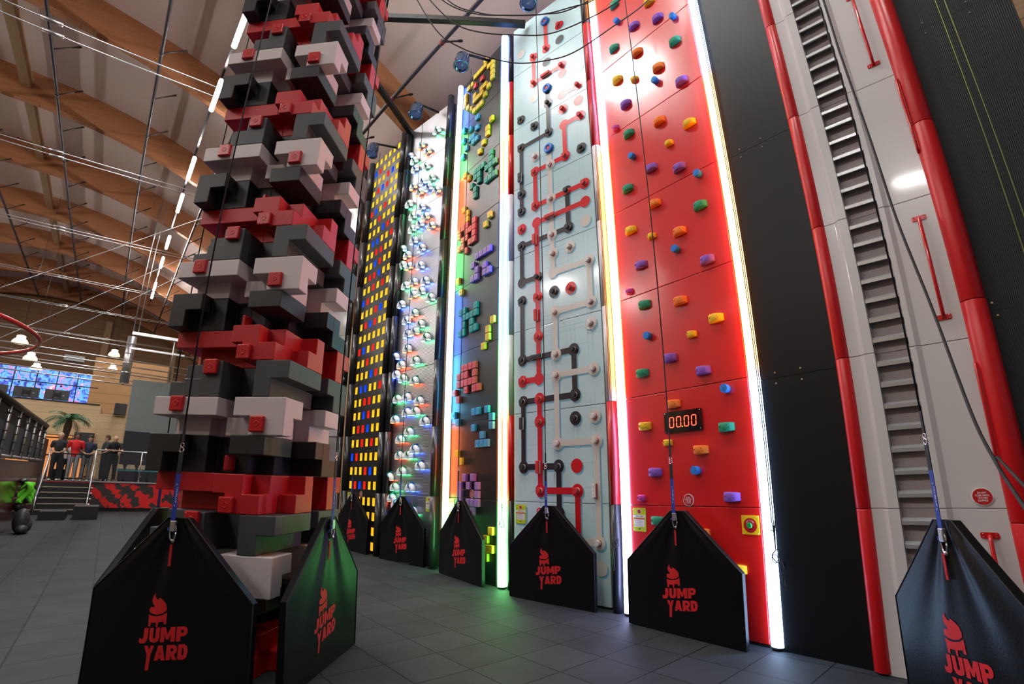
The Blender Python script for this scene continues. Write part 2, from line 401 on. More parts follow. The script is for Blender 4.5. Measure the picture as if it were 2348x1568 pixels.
# ---------------------------------------------------------------- shared materials
M_RED = mat('red_gloss_panel', (0.70, 0.012, 0.010), rough=0.30, nscale=3, namt=0.06, bump=0.02, spec=0.6, coat=1.0, coatr=0.16)
M_REDPAD = mat('red_vinyl_padding', (0.62, 0.008, 0.012), rough=0.34, nscale=8, namt=0.06, bump=0.03)
M_REDPOLE = mat('red_painted_steel', (0.60, 0.010, 0.014), rough=0.22, namt=0.04, bump=0.01, coat=0.5)
M_PALE = mat('pale_blue_print', (0.55, 0.76, 0.80), rough=0.26, nscale=2, namt=0.05, bump=0.01, spec=0.5, coat=0.8, coatr=0.10)
M_BLACKPANEL = mat('black_satin_panel', (0.010, 0.0105, 0.012), rough=0.36, spec=0.5, nscale=40, namt=0.2, bump=0.04)
M_BLACKWALL = mat('black_felt_wall', (0.005, 0.0055, 0.007), rough=0.42, spec=0.24, nscale=30, namt=0.25, bump=0.05)
M_PIPE = mat('black_round_pole', (0.018, 0.018, 0.02), rough=0.28, namt=0.1, bump=0.01)
M_WHITEPIPE = mat('white_vinyl_padding', (0.72, 0.68, 0.69), rough=0.35, namt=0.03, bump=0.02)
M_BLACKPAD = mat('black_vinyl_padding', (0.014, 0.015, 0.018), rough=0.36, namt=0.1, bump=0.03)
M_DARK = mat('dark_recess', (0.006, 0.006, 0.007), rough=0.8)
M_STEEL = mat('galvanised_steel', (0.62, 0.63, 0.65), rough=0.32, metal=0.9, nscale=30, namt=0.1, bump=0.03)
M_CHROME = mat('polished_metal', (0.75, 0.75, 0.78), rough=0.16, metal=1.0, namt=0.05, bump=0.0)
M_BLACKSTEEL = mat('black_steel', (0.014, 0.014, 0.016), rough=0.35, metal=0.3, namt=0.1)
M_PIPEDARK = mat('dark_ceiling_pipe', (0.05, 0.042, 0.045), rough=0.45, metal=0.3, namt=0.15)
M_CLOTH = mat('black_woven_vinyl', (0.004, 0.0042, 0.005), rough=0.38, nscale=90, namt=0.3, bump=0.10, spec=0.20)
M_PRINTRED = mat('red_screen_print', (0.62, 0.010, 0.014), rough=0.6, namt=0.1)
M_BLUEWEB = mat('blue_webbing', (0.010, 0.045, 0.36), rough=0.6, nscale=120, namt=0.25, bump=0.1)
M_BLACKWEB = mat('black_webbing', (0.016, 0.016, 0.02), rough=0.65, nscale=150, namt=0.4, bump=0.2)
M_REDWEB = mat('red_webbing', (0.50, 0.010, 0.014), rough=0.7, nscale=100, namt=0.25, bump=0.15)
M_WHITEPRINT = mat('white_print', (0.80, 0.80, 0.80), rough=0.5, namt=0.03)
M_ROPE = mat('black_rope', (0.02, 0.02, 0.022), rough=0.6, nscale=200, namt=0.4, bump=0.3)
M_LIME = mat('lime_sign_plastic', (0.56, 0.66, 0.02), rough=0.35, namt=0.04, coat=0.3)
M_SIGNRED = mat('red_sign_plastic', (0.55, 0.010, 0.015), rough=0.35, namt=0.04, coat=0.3)
M_SIGNGREY = mat('grey_sign_print', (0.10, 0.10, 0.11), rough=0.5)
M_YELLOWPL = mat('yellow_sign_plastic', (0.86, 0.56, 0.01), rough=0.35, namt=0.04, coat=0.3)
M_GREENBTN = mat('green_button_plastic', (0.01, 0.38, 0.08), rough=0.25, namt=0.04, coat=0.5)

# ---------------------------------------------------------------- the setting
def quad(name, pts, m, label=None, kind='structure', origin=None, rz=0.0, thick=0.0):
    o = MB()
    o.add(pts, [tuple(range(len(pts)))])
    return tag(o.build(name, m, loc=origin or (0, 0, 0), rz=rz), label, None, None, kind)

fl = MB().box(-17, 9, -14, 48, -0.12, 0.0)
tag(fl.build('floor', floor_material(), rz=HROT), 'grey rubber tile floor laid in half metre squares', kind='structure')

# arched ceiling: pale panels lying on the curved beams
M_CEIL = mat('pale_acoustic_panel', (0.60, 0.475, 0.44), rough=0.9, nscale=50, namt=0.08, bump=0.05)  # pinkish tone puts light bounced off the red surfaces into the colour
cb = MB(); N = 26
rs = []
for k in range(N + 1):
    b = -17 + 27.0 * k / N
    z = ceil_low(b) + 1.12
    rs.append([(b, -14, z), (b, 48, z), (b, 48, z + 0.2), (b, -14, z + 0.2)])
cb.rings(rs, smooth=False)
tag(cb.build('ceiling', M_CEIL, rz=HROT), 'pale arched ceiling between curved timber beams', kind='structure')

M_GLULAM = wood_material('orange_glulam', (0.25, 0.088, 0.034), (0.54, 0.24, 0.105), axis=0, scale=2.0, plank=0.045, rough=0.55)
WORDS = ['first', 'second', 'third', 'fourth', 'fifth', 'sixth', 'seventh', 'eighth', 'ninth', 'tenth', 'eleventh']
beam = MB(); rs = []
for k in range(41):
    b = -17 + 26.0 * k / 40
    z = ceil_low(b)
    rs.append([(b, -0.11, z), (b, 0.11, z), (b, 0.11, z + 1.13), (b, -0.11, z + 1.13)])
beam.rings(rs, smooth=False)
bm0 = None
for i, a in enumerate([10, 15, 20, 25, 30, 35, 40, 45]):
    if bm0 is None:
        o = bm0 = beam.build('trim_1', M_GLULAM)
    else:
        o = bm0.copy(); COL.objects.link(o); o.name = 'trim_%d' % (i + 1)
    o.location = H(a, 0, 0); o.rotation_euler = (0, 0, HROT)
    o['kind'] = 'structure'
    o['label'] = 'curved orange timber roof beam, %s in the row counted from the camera end' % WORDS[i]
# ridge purlins between the beams
pur = MB().box(-0.13, 0.13, -2.38, 2.38, 0.0, 0.34).build('trim_9', wood_material('pale_timber', (0.30, 0.18, 0.09), (0.50, 0.34, 0.18), axis=1, scale=2.0))
for i in range(7):
    o = pur if i == 0 else pur.copy()
    if i: COL.objects.link(o); o.name = 'trim_%d' % (9 + i)
    o.location = H(12.5 + 5 * i, -4.7, ceil_low(-4.7) + 0.45); o.rotation_euler = (0, 0, HROT)
    o['kind'] = 'structure'; o['label'] = 'straight timber ridge member spanning the %s gap between the curved beams' % WORDS[i]

M_CLT = wood_material('brown_timber_wall', (0.17, 0.080, 0.032), (0.36, 0.19, 0.085), axis=0, scale=1.5, plank=0.42)
M_CLT2 = wood_material('brown_timber_side_wall', (0.22, 0.13, 0.06), (0.42, 0.26, 0.13), axis=1, scale=1.5, plank=0.42)
tag(MB().box(-17, 10, 46, 46.3, 0, 14).build('wall_far', M_CLT, rz=HROT), 'brown timber end wall of the hall', kind='structure')
tag(MB().box(8.6, 8.9, -14, 48, 0, 11.5).build('wall_right', M_CLT2, rz=HROT), 'timber side wall behind the climbing walls', kind='structure')
tag(MB().box(-16.6, -16.3, -14, 48, 0, 12.5).build('wall_left', M_CLT2, rz=HROT), 'timber side wall on the left of the hall', kind='structure')
# flat posts on the end wall
for i, (b0, b1) in enumerate([(-1.86, -1.42), (3.0, 3.4)]):
    tag(MB().box(b0, b1, 45.7, 46, 0, 12.4).build('trim_%d' % (17 + i), wood_material('pale_timber_post', (0.32, 0.19, 0.09), (0.52, 0.34, 0.18), axis=2, scale=2.0), rz=HROT),
        'upright timber post on the end wall, %s' % ('beside the picture screens' if i == 0 else 'right of the hanging lamps'), kind='structure')

# ---------------------------------------------------------------- wall frames
def frame(Lp, Rp):
    Lp = Vector((*Lp, 0)); Rp = Vector((*Rp, 0)); e = (Rp - Lp); w = e.length
    return Lp, math.atan2(e.y, e.x), w
F1 = frame((1.309, 5.851), (2.232, 4.607))
F2 = frame((0.011, 7.22), (1.129, 6.169))
F3 = frame((-1.092, 8.713), (-0.246, 7.544))
F4 = frame((-2.47, 10.17), (-1.38, 9.15))
F5 = frame((-3.70, 11.43), (-2.76, 10.42))
F0 = frame((2.30, 4.45), (2.70, 3.93))
FC = frame((2.72, 3.86), (3.95, 2.616))
JZ = [0.0] + [1.2093 + 1.2071 * i for i in range(8)]     # heights of the horizontal joints
JZ[-1] = 9.62
def on(Fr, x, z, y=0.0):
    L0, r, w = Fr
    return L0 + Vector((math.cos(r) * x - math.sin(r) * y, math.sin(r) * x + math.cos(r) * y, z))

def climbing_wall(Fr, m, label, edge=0.0, x0=0.0, x1=None, holes=None):
    L0, r, w = Fr
    x1 = w if x1 is None else x1
    t = empty('climbing_wall', L0, r, label, 'climbing wall')
    MB().box(x0, x1, 0.034, 0.10, 0.0, 9.60).build('backing', M_DARK, t)
    if holes is None:
        for i in range(8):
            MB().box(x0, x1, 0.0, 0.034, JZ[i] + 0.003 + (0.02 if i == 0 else 0), JZ[i + 1] - 0.003).build('panel', m, t, bevel=0.004)
    return t, w

W1, w1 = climbing_wall(F1, M_RED, 'glossy red climbing wall with coloured rounded grips and a digital timer')
W2, w2 = climbing_wall(F2, M_PALE, 'pale blue climbing wall printed with red, black and white circuit tracks')
W3, w3 = climbing_wall(F3, M_BLACKPANEL, 'black climbing wall covered with coloured square block grips')
W4, w4 = climbing_wall(F4, perforated_metal(), 'perforated steel climbing wall with white pipe elbow grips', x1=F4[2] + 0.02)

# plinth strips under the walls are part of them
for Wt, w in ((W1, w1), (W2, w2), (W3, w3), (W4, w4)):
    MB().box(0, w, -0.005, 0.03, 0.0, 0.02).build('kick_strip', M_BLACKSTEEL, Wt)

# black felt wall between the red wall and the white column, with small bolts beside the seams
L0, r0, w0 = F0
t = empty('climbing_wall', L0 + Vector((0, 0, 0)), r0, 'plain black felt covered wall between the bright tube and the white column', 'climbing wall')
for i in range(4):
    z0, z1 = (0, 2.36, 4.77, 7.2, 9.62)[i], (0, 2.36, 4.77, 7.2, 9.62)[i + 1]
    MB().box(-0.06, w0 + 0.12, 0.03, 0.07, z0 + 0.002, z1 - 0.002).build('panel', M_BLACKWALL, t)
MB().box(-0.06, w0 + 0.12, 0.07, 0.1, 0, 9.62).build('backing', M_DARK, t)
for z in (2.36, 4.77, 7.2):
    for x in (0.12, 0.36):
        for dz in (-0.05, 0.05):
            MB().cyl((0, 0), 0.008, 0, 0.006, 10, M=T(x, 0.03, z + dz) @ Matrix.Rotation(PI / 2, 4, 'X')).build('bolt', M_CHROME, t)

# ---------------------------------------------------------------- window grid wall (black, recessed coloured slots)
L0, r5, w5 = F5
W5 = empty('climbing_wall', L0, r5, 'black climbing wall pierced by rows of yellow, red and blue slots', 'climbing wall')
MB().box(0, w5, 0.12, 0.16, 0, 9.6).build('backing', M_DARK, W5)
M_SLOT = {'Y': mat('yellow_slot', (0.92, 0.72, 0.04), rough=0.3, metal=0.15, namt=0.05, emit=(1.0, 0.66, 0.03), estr=0.38), 'R': mat('red_slot', (0.80, 0.03, 0.02), rough=0.3, namt=0.05, emit=(1.0, 0.04, 0.01), estr=0.3), 'B': mat('blue_slot', (0.02, 0.16, 0.80), rough=0.3, namt=0.05, emit=(0.01, 0.12, 1.0), estr=0.3)}  # weak emission puts the lit look of the recesses into their colour
PAT = [['YYYYRY', 'YYYYYY', 'YYYRYY', 'YYYYYY'], ['YRBRYY', 'YYYRBY', 'BRYYYY', 'YYRYRY'], ['YRRBYY', 'YYBRYY', 'YYRRYY', 'YBBYYR'], ['YYYBRY', 'YYRYYY', 'RBYRYY', 'YYYYYY']]
xs = [0.13 + i * (w5 - 0.26) / 5 for i in range(6)]
HW, HH = 0.056, 0.082
slots = []
for p in range(8):
    zc = [JZ[p] + 0.14 + 0.30 * k * (1.0 if p else 0.98) for k in range(4)]
    z0, z1 = JZ[p] + 0.003, JZ[p + 1] - 0.003
    xc = [0.0]; 
    for x in xs: xc += [x - HW, x + HW]
    xc.append(w5)
    zz = [z0]
    for z in zc: zz += [z - HH, z + HH]
    zz.append(z1)
    mb = MB()
    for i in range(len(xc) - 1):
        for j in range(len(zz) - 1):
            if i % 2 == 1 and j % 2 == 1: continue
            mb.add([(xc[i], 0, zz[j]), (xc[i + 1], 0, zz[j]), (xc[i + 1], 0, zz[j + 1]), (xc[i], 0, zz[j + 1])], [(0, 1, 2, 3)])
    mb.add([(0, 0, z1), (w5, 0, z1), (w5, 0.03, z1), (0, 0.03, z1)], [(0, 1, 2, 3)])
    mb.build('panel', M_BLACKPANEL, W5)
    rows = PAT[0] if p == 0 else PAT[1 + (p - 1) % 3]
    for k in range(4):
        for i, ch in enumerate(rows[k]):
            if p == 7 and k == 3: ch = 'Y'
            slots.append((xs[i], zc[k], ch))
def slot_mb(mb, x, z):
    a, b_, c, d = x - HW, x + HW, z - HH, z + HH
    D = 0.10
    mid = x + 0.012
    mb.add([(a, 0, c), (b_, 0, c), (b_, 0, d), (a, 0, d), (a, D, c), (b_, D * .75, c), (b_, D * .75, d), (a, D, d), (mid, D, c), (mid, D, d)],
           [(0, 4, 7, 3), (1, 2, 6, 5), (4, 8, 9, 7), (8, 5, 6, 9), (0, 1, 5, 8, 4), (3, 7, 9, 6, 2)])
proto = {}
slots.sort(key=lambda s: s[1])
rest = MB()
for i, (x, z, ch) in enumerate(slots):
    if i < 100:
        if ch not in proto:
            m_ = MB(); slot_mb(m_, 0, 0); proto[ch] = m_.build('slot', M_SLOT[ch], W5)
            o = proto[ch]
        else:
            o = proto[ch].copy(); COL.objects.link(o)
        o.location = (x, 0, z)
for ch in 'YRB':
    rest = MB()
    for x, z, c in slots[100:]:
        if c == ch: slot_mb(rest, x, z)
    o = rest.build('slot', M_SLOT[ch], W5); o['kind'] = 'stuff'

# crumpled silver face further left, mostly behind the tower
M_FOIL = mat('crumpled_silver_skin', (0.42, 0.42, 0.41), rough=0.38, metal=0.75, nscale=2.2, namt=0.5, bump=0.6)
Lf, rf, wf = frame((-4.95, 11.35), (-3.98, 11.55))
ft = empty('climbing_wall', Lf, rf, 'crumpled silver climbing wall half hidden behind the block tower', 'climbing wall')
for i in range(8):
    mb = MB(); nx, nz = 9, 8
    z0, z1 = JZ[i] + 0.006, JZ[i + 1] - 0.006
    g = [[(wf * ix / nx, -0.05 * random.random() - 0.02 * math.sin(ix * 1.9 + iz + i), z0 + (z1 - z0) * iz / nz) for ix in range(nx + 1)] for iz in range(nz + 1)]
    mb.rings(g, close=False, smooth=True, caps=False)
    mb.build('panel', M_FOIL, ft)
MB().box(0, wf, 0.04, 0.08, 0, 9.6).build('backing', M_DARK, ft)

# ---------------------------------------------------------------- poles and padding between the walls
def pole_banded(cx, cy, r, label, bands, cat='padded pole'):
    t = empty('padded_pole', (cx, cy, 0), 0, label, cat)
    for z0, z1, m in bands:
        MB().cyl((0, 0), r, z0 + 0.002, z1 - 0.002, 20).build('sleeve', m, t)
    return t
BAND = [(0, 1.209, M_BLACKPAD), (1.209, 2.416, M_REDPAD), (2.416, 3.623, M_WHITEPIPE), (3.623, 4.83, M_WHITEPIPE), (4.83, 6.04, M_WHITEPIPE), (6.04, 7.245, M_REDPAD), (7.245, 8.45, M_REDPAD), (8.45, 9.62, M_BLACKPAD)]
BLK8 = [(JZ[i], JZ[i + 1], M_PIPE) for i in range(8)]
pole_banded(-0.040, 7.345, 0.045, 'slim pole banded black, red and white on the left edge of the pale blue wall', BAND)
pole_banded(1.178, 6.035, 0.060, 'padded pole banded black, red and white on the right edge of the pale blue wall', BAND)
pole_banded(-1.375, 8.98, 0.075, 'glossy black pole on the right edge of the perforated steel wall', BLK8)
pole_banded(-2.50, 10.10, 0.07, 'black pole on the left edge of the perforated steel wall', BLK8)
pole_banded(-2.66, 10.24, 0.08, 'black pole on the right edge of the slotted black wall', BLK8)
pole_banded(-3.78, 11.48, 0.08, 'thick black pole on the left edge of the slotted black wall', BLK8)
pole_banded(-3.98, 11.55, 0.06, 'thin black pole beside the crumpled silver wall', BLK8)

# ---------------------------------------------------------------- light tubes
cBL, cCY, cGR, cRD, cOR, cWH = (0.12, 0.26, 1.0), (0.14, 0.62, 1.0), (0.20, 1.0, 0.26), (1.0, 0.20, 0.065), (1.0, 0.34, 0.075), (0.42, 0.62, 1.0)
def tube_light(cx, cy, r, label, cols, top, power=1.0):
    bands = [(JZ[i], c) for i, c in enumerate(cols)]
    t = empty('light_tube', (cx, cy, 0), 0, label, 'light tube')
    n = 20
    prof = [(r, 0.03), (r, top - r), (r * 0.85, top - r * 0.5), (r * 0.5, top - 0.01), (0.004, top)]
    MB().lathe(prof, n).build('diffuser', led_material('led_' + label[:24], bands, LED_POWER * power), t)
    MB().cyl((0, 0), r * 0.9, 0.0, 0.03, n).build('foot', M_BLACKSTEEL, t)
    return t
tube_light(-1.125, 8.63, 0.055, 'glowing light tube between the perforated steel wall and the block grip wall', [cGR, cRD, cCY, cBL, cGR, cRD, cGR, cBL], 9.60)
tube_light(-0.160, 7.425, 0.066, 'glowing light tube between the block grip wall and the pale blue wall', [cGR, cRD, cGR, cCY, cBL, cRD, cGR, cBL], 9.75)
tube_light(1.275, 5.90, 0.056, 'glowing light tube between the pale blue wall and the red wall', [(0.5, 0.55, 1.0), (0.5, 0.55, 1.0), cOR, cOR, cOR, cWH, cWH, cOR], 9.70)
tube_light(2.282, 4.545, 0.060, 'glowing light tube between the red wall and the black felt wall', [cWH, cWH, cOR, cOR, cOR, cWH, cWH, cCY], 9.70)

# thin cords tied beside three of the tubes, their tails knotted
def cord(label, base, n, top=9.6, knot_z=1.0, off=(0.0, 0.0), spread=0.016, side=1.0):
    bx, by = base
    t = empty('tie_cord', (bx, by, knot_z), 0, label, 'cord')
    for k in range(n):
        d = (k - (n - 1) / 2) * spread
        MB().tube([(d * 0.8, -d * 0.6, top - knot_z), (d * 0.8, -d * 0.6, 0.28), (d * .3, -d * .2, 0.20), (0, 0, 0.02)], 0.0045, 6).build('strand', M_ROPE, t)
    MB().tube([(-0.035, 0, 0.19), (0.035, -0.01, 0.19)], 0.005, 6).build('toggle', M_ROPE, t)
    lp = [(0.03 * math.sin(u) * (1 + 0.25 * math.sin(3 * u)), -0.01 * math.cos(2 * u) - 0.012, -0.03 + 0.055 * math.cos(u)) for u in [2 * PI * i / 24 for i in range(26)]]
    MB().tube(lp, 0.005, 6).build('knot', M_ROPE, t)
    lp = [(-0.02 - 0.022 * math.sin(u), -0.015 + 0.012 * math.sin(u), -0.05 - 0.022 * math.cos(u) * 1.6) for u in [2 * PI * i / 16 for i in range(18)]]
    MB().tube(lp, 0.004, 6).build('loop', M_ROPE, t)
    MB().tube([(0.02, -0.01, -0.05), (0.05 * side, -0.015, -0.09), (0.065 * side, -0.015, -0.16), (0.058 * side, -0.015, -0.26), (0.066 * side, -0.015, -0.34)], 0.0045, 6).build('tail', M_ROPE, t)
    return t
cord('pair of thin black cords knotted against the tube left of the pale blue wall', (-0.165, 7.345), 2, knot_z=0.93)
cord('thin black cords coiled against the padded pole left of the red wall', (1.16, 5.960), 2, knot_z=0.82, side=-0.6)
cord('triple black cords knotted against the tube right of the red wall', (2.281, 4.466), 3, knot_z=0.83)

# ---------------------------------------------------------------- grips on the red wall
HM = {'G': mat('green_grip_resin', (0.015, 0.30, 0.16), rough=0.7, nscale=60, bump=0.3), 'Y': mat('yellow_grip_resin', (0.90, 0.55, 0.01), rough=0.7, nscale=60, bump=0.3),
      'B': mat('blue_grip_resin', (0.02, 0.22, 0.72), rough=0.7, nscale=60, bump=0.3), 'P': mat('purple_grip_resin', (0.25, 0.09, 0.50), rough=0.7, nscale=60, bump=0.3),
      'O': mat('orange_grip_resin', (0.92, 0.22, 0.02), rough=0.7, nscale=60, bump=0.3), 'M': mat('magenta_grip_resin', (0.62, 0.05, 0.36), rough=0.7, nscale=60, bump=0.3)}
HM['y'] = HM['Y']
CN = {'G': 'green', 'Y': 'yellow', 'y': 'small yellow', 'B': 'round blue', 'P': 'purple', 'O': 'orange', 'M': 'small magenta', 'R': 'red', 'K': 'black', 'W': 'white'}
def grip_depth(x, w, d):
    return 0.018 + (d - 0.018) * max(0.0, 1 - (2 * x / w) ** 2) ** 0.6
def grip_mesh(w, h, d):
    rs = []
    for i in range(13):
        x = -w / 2 + w * i / 12
        D = grip_depth(x, w, d)
        e = 1 - 0.12 * abs(2 * x / w) ** 4
        zt = h / 2 * e * (1 - 0.16 * (x / w + 0.5)); zb = -h / 2 * e * (1 - 0.10 * (x / w + 0.5))
        c = 0.010 if 0 < i < 12 else 0.006
        rs.append([(x, 0, zb), (x, -D * .55, zb), (x, -D + c * .5, zb + c * .3), (x, -D, zb + c), (x, -D, zt - c * 1.4), (x, -D + c * .6, zt - c * .3), (x, -D * .5, zt), (x, 0, zt)])
    return MB().rings(rs, smooth=True)
def make_grip(kind):
    name = 'climbing_grip'
    t = empty(name)
    if kind == 'B':
        MB().rings([[(r_ * math.cos(2 * PI * k / 18), y, r_ * math.sin(2 * PI * k / 18)) for k in range(18)] for r_, y in ((0.040, 0), (0.044, -0.03), (0.045, -0.062), (0.040, -0.072))]).build('body', HM[kind], t)
        MB().rings([[(r_ * math.cos(2 * PI * k / 14), y, r_ * math.sin(2 * PI * k / 14)) for k in range(14)] for r_, y in ((0.020, -0.0715), (0.020, -0.0735), (0.012, -0.0735), (0.012, -0.066))], caps=False).build('bolt_hole', HM[kind], t)
    else:
        w, h, d = {'y': (0.105, 0.074, 0.060), 'M': (0.095, 0.070, 0.055)}.get(kind, (0.165, 0.094, 0.070))
        grip_mesh(w, h, d).build('body', HM[kind], t)
        x = -w * 0.22; d0 = d; d = grip_depth(x, w, d)
        MB().rings([[(x + r_ * math.cos(2 * PI * k / 14), y, r_ * math.sin(2 * PI * k / 14)) for k in range(14)] for r_, y in ((0.017, -d - 0.001), (0.0165, -d - 0.003), (0.011, -d - 0.003), (0.011, -d + 0.01))], caps=False).build('bolt_hole', HM[kind], t)
        for sx, sz_ in ((w * .22, .012), (w * .28, -.014)):
            MB().ball((sx, -grip_depth(sx, w, d0), sz_), 0.0035, n=6, m=4).build('screw_dimple', M_DARK, t)
    return t
protos = {}
for kind in 'GYyBPOM':
    lst = sorted([(z, s) for k, s, z in RED if k == kind])
    for i, (z, s) in enumerate(lst):
        if kind not in protos: o = protos[kind] = make_grip(kind)
        else: o = copy_tree(protos[kind])
        o.location = on(F1, s, z); o.rotation_euler = (0, 0, F1[1])
        tag(o, '%s grip on the red wall, %s of the %s ones there' % (CN[kind], up(i), CN[kind]), 'climbing grip', '%s grips on the red wall' % CN[kind])

# ---------------------------------------------------------------- printed tracks, pegs, bars and rings on the pale blue wall
PM = {'K': mat('black_track_print', (0.022, 0.020, 0.022), rough=0.30, namt=0.1, bump=0.0), 'R': mat('red_track_print', (0.66, 0.010, 0.016), rough=0.30, namt=0.05, bump=0.0),
      'W': mat('cream_track_print', (0.66, 0.63, 0.58), rough=0.30, namt=0.03, bump=0.0), 'S': mat('blue_offset_print', (0.20, 0.47, 0.60), rough=0.30, namt=0.03, bump=0.0), 'T': mat('thin_line_print', (0.30, 0.50, 0.57), rough=0.32, namt=0.05, bump=0.0)}
def seg_poly(p, q, hw):
    dx, dz = q[0] - p[0], q[1] - p[1]; l = math.hypot(dx, dz); nx, nz = -dz / l * hw, dx / l * hw
    return [(p[0] + nx, p[1] + nz), (q[0] + nx, q[1] + nz), (q[0] - nx, q[1] - nz), (p[0] - nx, p[1] - nz)]
def disc_poly(c, r, n=24):
    return [(c[0] + r * math.cos(2 * PI * k / n), c[1] + r * math.sin(2 * PI * k / n)) for k in range(n)]
def flat(mb, poly, y):
    mb.add([(x, y, z) for x, z in poly], [tuple(range(len(poly)))])
# thin printed guide lines
mb = MB()
random.seed(3)
for x in (0.155, 0.435, 0.75, 0.79, 1.07, 1.35):
    z = 0.3
    while z < 9.2:
        l = random.uniform(0.5, 1.1)
        for d in (-0.035, 0.035):
            flat(mb, seg_poly((x + d, z + d), (x + d, min(9.5, z + l + d)), 0.0022), -0.0006)
        z += l + random.uniform(0.2, 0.5)
z = 0.35
while z < 9.3:
    xa = random.uniform(0.02, 0.5); xb = random.uniform(0.8, 1.48)
    for d in (-0.03, 0.03):
        flat(mb, seg_poly((xa + d, z + d), (xb + d, z + d), 0.0022), -0.0006)
    z += random.uniform(0.22, 0.40)
mb.build('printed_line', PM['T'], W2)
# snap helper keeps the tracks upright and level
def ortho(ps):
    ps = [list(p) for p in ps]
    for i in range(len(ps) - 1):
        dx, dz = abs(ps[i + 1][0] - ps[i][0]), abs(ps[i + 1][1] - ps[i][1])
        if dx < dz * 0.35: ps[i + 1][0] = ps[i][0]
        elif dz < dx * 0.35: ps[i + 1][1] = ps[i][1]
    return ps
LAY = {'K': -0.0022, 'R': -0.0030, 'W': -0.0038}
PK = [(k,) + (s, z) for k, s, z in PEGS]
for k, ps in PATHS:
    ps = ortho(ps)
    ss = MB(); mm = MB()
    for i in range(len(ps) - 1):
        ex = list(ps[i + 1])
        flat(ss, [(x + 0.022, z - 0.026) for x, z in seg_poly(ps[i], ex, 0.042)], -0.0012)
        flat(mm, seg_poly(ps[i], ex, 0.042), LAY[k])
    for c in ps:
        if c is ps[-1] and len(ps) > 3 and k in 'W' and abs(c[1] - 0.62) < 0.15: continue
        flat(ss, disc_poly((c[0] + 0.022, c[1] - 0.026), 0.088), -0.0013)
        flat(mm, disc_poly(c, 0.088), LAY[k] - 0.0002)
    ss.build('printed_offset', PM['S'], W2); mm.build('printed_track', PM[k], W2)
def near(c, k):
    best = None
    for kk, ps in PATHS:
        if kk != k: continue
        for p in ortho(ps):
            if math.hypot(p[0] - c[0], p[1] - c[1]) < 0.09: best = p
    return best
for k, s, z in PK + [tuple(d) for d in DISCS]:
    if near((s, z), k): continue
    ss = MB(); flat(ss, disc_poly((s + 0.022, z - 0.026), 0.090), -0.0014); ss.build('printed_offset', PM['S'], W2)
    mm = MB(); flat(mm, disc_poly((s, z), 0.090), -0.0042); mm.build('printed_disc', PM[k], W2)
PGM = {'K': mat('black_peg_resin', (0.025, 0.028, 0.03), rough=0.55, nscale=60, bump=0.2), 'R': mat('red_peg_resin', (0.68, 0.03, 0.03), rough=0.55, nscale=60, bump=0.2), 'W': mat('white_peg_resin', (0.78, 0.75, 0.72), rough=0.5, nscale=60, bump=0.2)}
def peg_mesh(y0, y1, r):
    return MB().rings([[(q * math.cos(2 * PI * k / 18), y, q * math.sin(2 * PI * k / 18)) for k in range(18)] for q, y in ((r, y0), (r, y1 + 0.005), (r * 0.9, y1))])
def make_peg(k):
    t = empty('round_peg')
    peg_mesh(0, -0.018, 0.038).build('collar', PGM['R'] if k == 'W' else PGM['W'], t)
    peg_mesh(-0.018, -0.062, 0.037).build('cap', PGM[k], t)
    for u in (0.6, 2.7, 4.8):
        MB().ball((0.02 * math.cos(u), -0.0615, 0.02 * math.sin(u)), 0.004, n=6, m=4).build('screw_dimple', M_DARK, t)
    return t
protos = {}
for k in 'KRW':
    lst = sorted([(z, s) for kk, s, z in PEGS if kk == k])
    for i, (z, s) in enumerate(lst):
        o = make_peg(k) if k not in protos else copy_tree(protos[k])
        protos.setdefault(k, o)
        q = near((s, z), k)
        if q: s = q[0]
        o.location = on(F2, s, z, -0.0035); o.rotation_euler = (0, 0, F2[1])
        tag(o, '%s round peg on the pale blue wall, %s of its %s pegs' % (CN[k], up(i), CN[k]), 'peg grip', '%s pegs on the pale blue wall' % CN[k])
def make_bar(k, o_):
    t = empty('bar_grip')
    w, h = (0.19, 0.052) if o_ == 'h' else (0.052, 0.17)
    MB().box(-w / 2, w / 2, -0.022, 0, -h / 2, h / 2).build('base', PGM['R'] if k == 'W' else PGM['W'], t, bevel=0.004)
    MB().box(-w / 2, w / 2, -0.050, -0.022, -h / 2, h / 2).build('cap', PGM[k], t, bevel=0.006)
    for u in (-0.3, 0.0, 0.3):
        MB().ball((w * u if o_ == 'h' else 0, -0.050, h * u if o_ == 'v' else 0), 0.004, n=6, m=4).build('screw_dimple', M_DARK, t)
    return t
cnt = {}
for k, o_, s, z in sorted(BARS, key=lambda b: b[3]):
    t = make_bar(k, o_); t.location = on(F2, s, z, -0.0035); t.rotation_euler = (0, 0, F2[1])
    key = k + o_; i = cnt.get(key, 0); cnt[key] = i + 1
    tag(t, '%s %s bar grip on the pale blue wall, %s of that sort' % (CN[k], 'level' if o_ == 'h' else 'upright', up(i)), 'bar grip', 'bar grips on the pale blue wall')
M_RING = mat('blue_ring_resin', (0.02, 0.17, 0.62), rough=0.4, nscale=60, bump=0.1)
for i, (s, z) in enumerate(sorted(RINGS, key=lambda q: q[1])):
    t = empty('ring_grip', on(F2, s, z, -0.004), F2[1], 'blue ring shaped grip on the pale blue wall, %s of three' % ['lowest', 'middle', 'topmost'][i], 'ring grip', 'blue ring grips')
    rr = []
    for u in range(25):
        a_ = 2 * PI * u / 24
        rr.append([((q) * math.cos(a_), y, (q) * math.sin(a_)) for q, y in ((0.088, 0), (0.084, -0.032), (0.040, -0.036), (0.034, 0))])
    MB().rings(rr, caps=False).build('ring', M_RING, t)
    peg_mesh(0, -0.03, 0.030).build('centre_boss', PGM['R'], t)

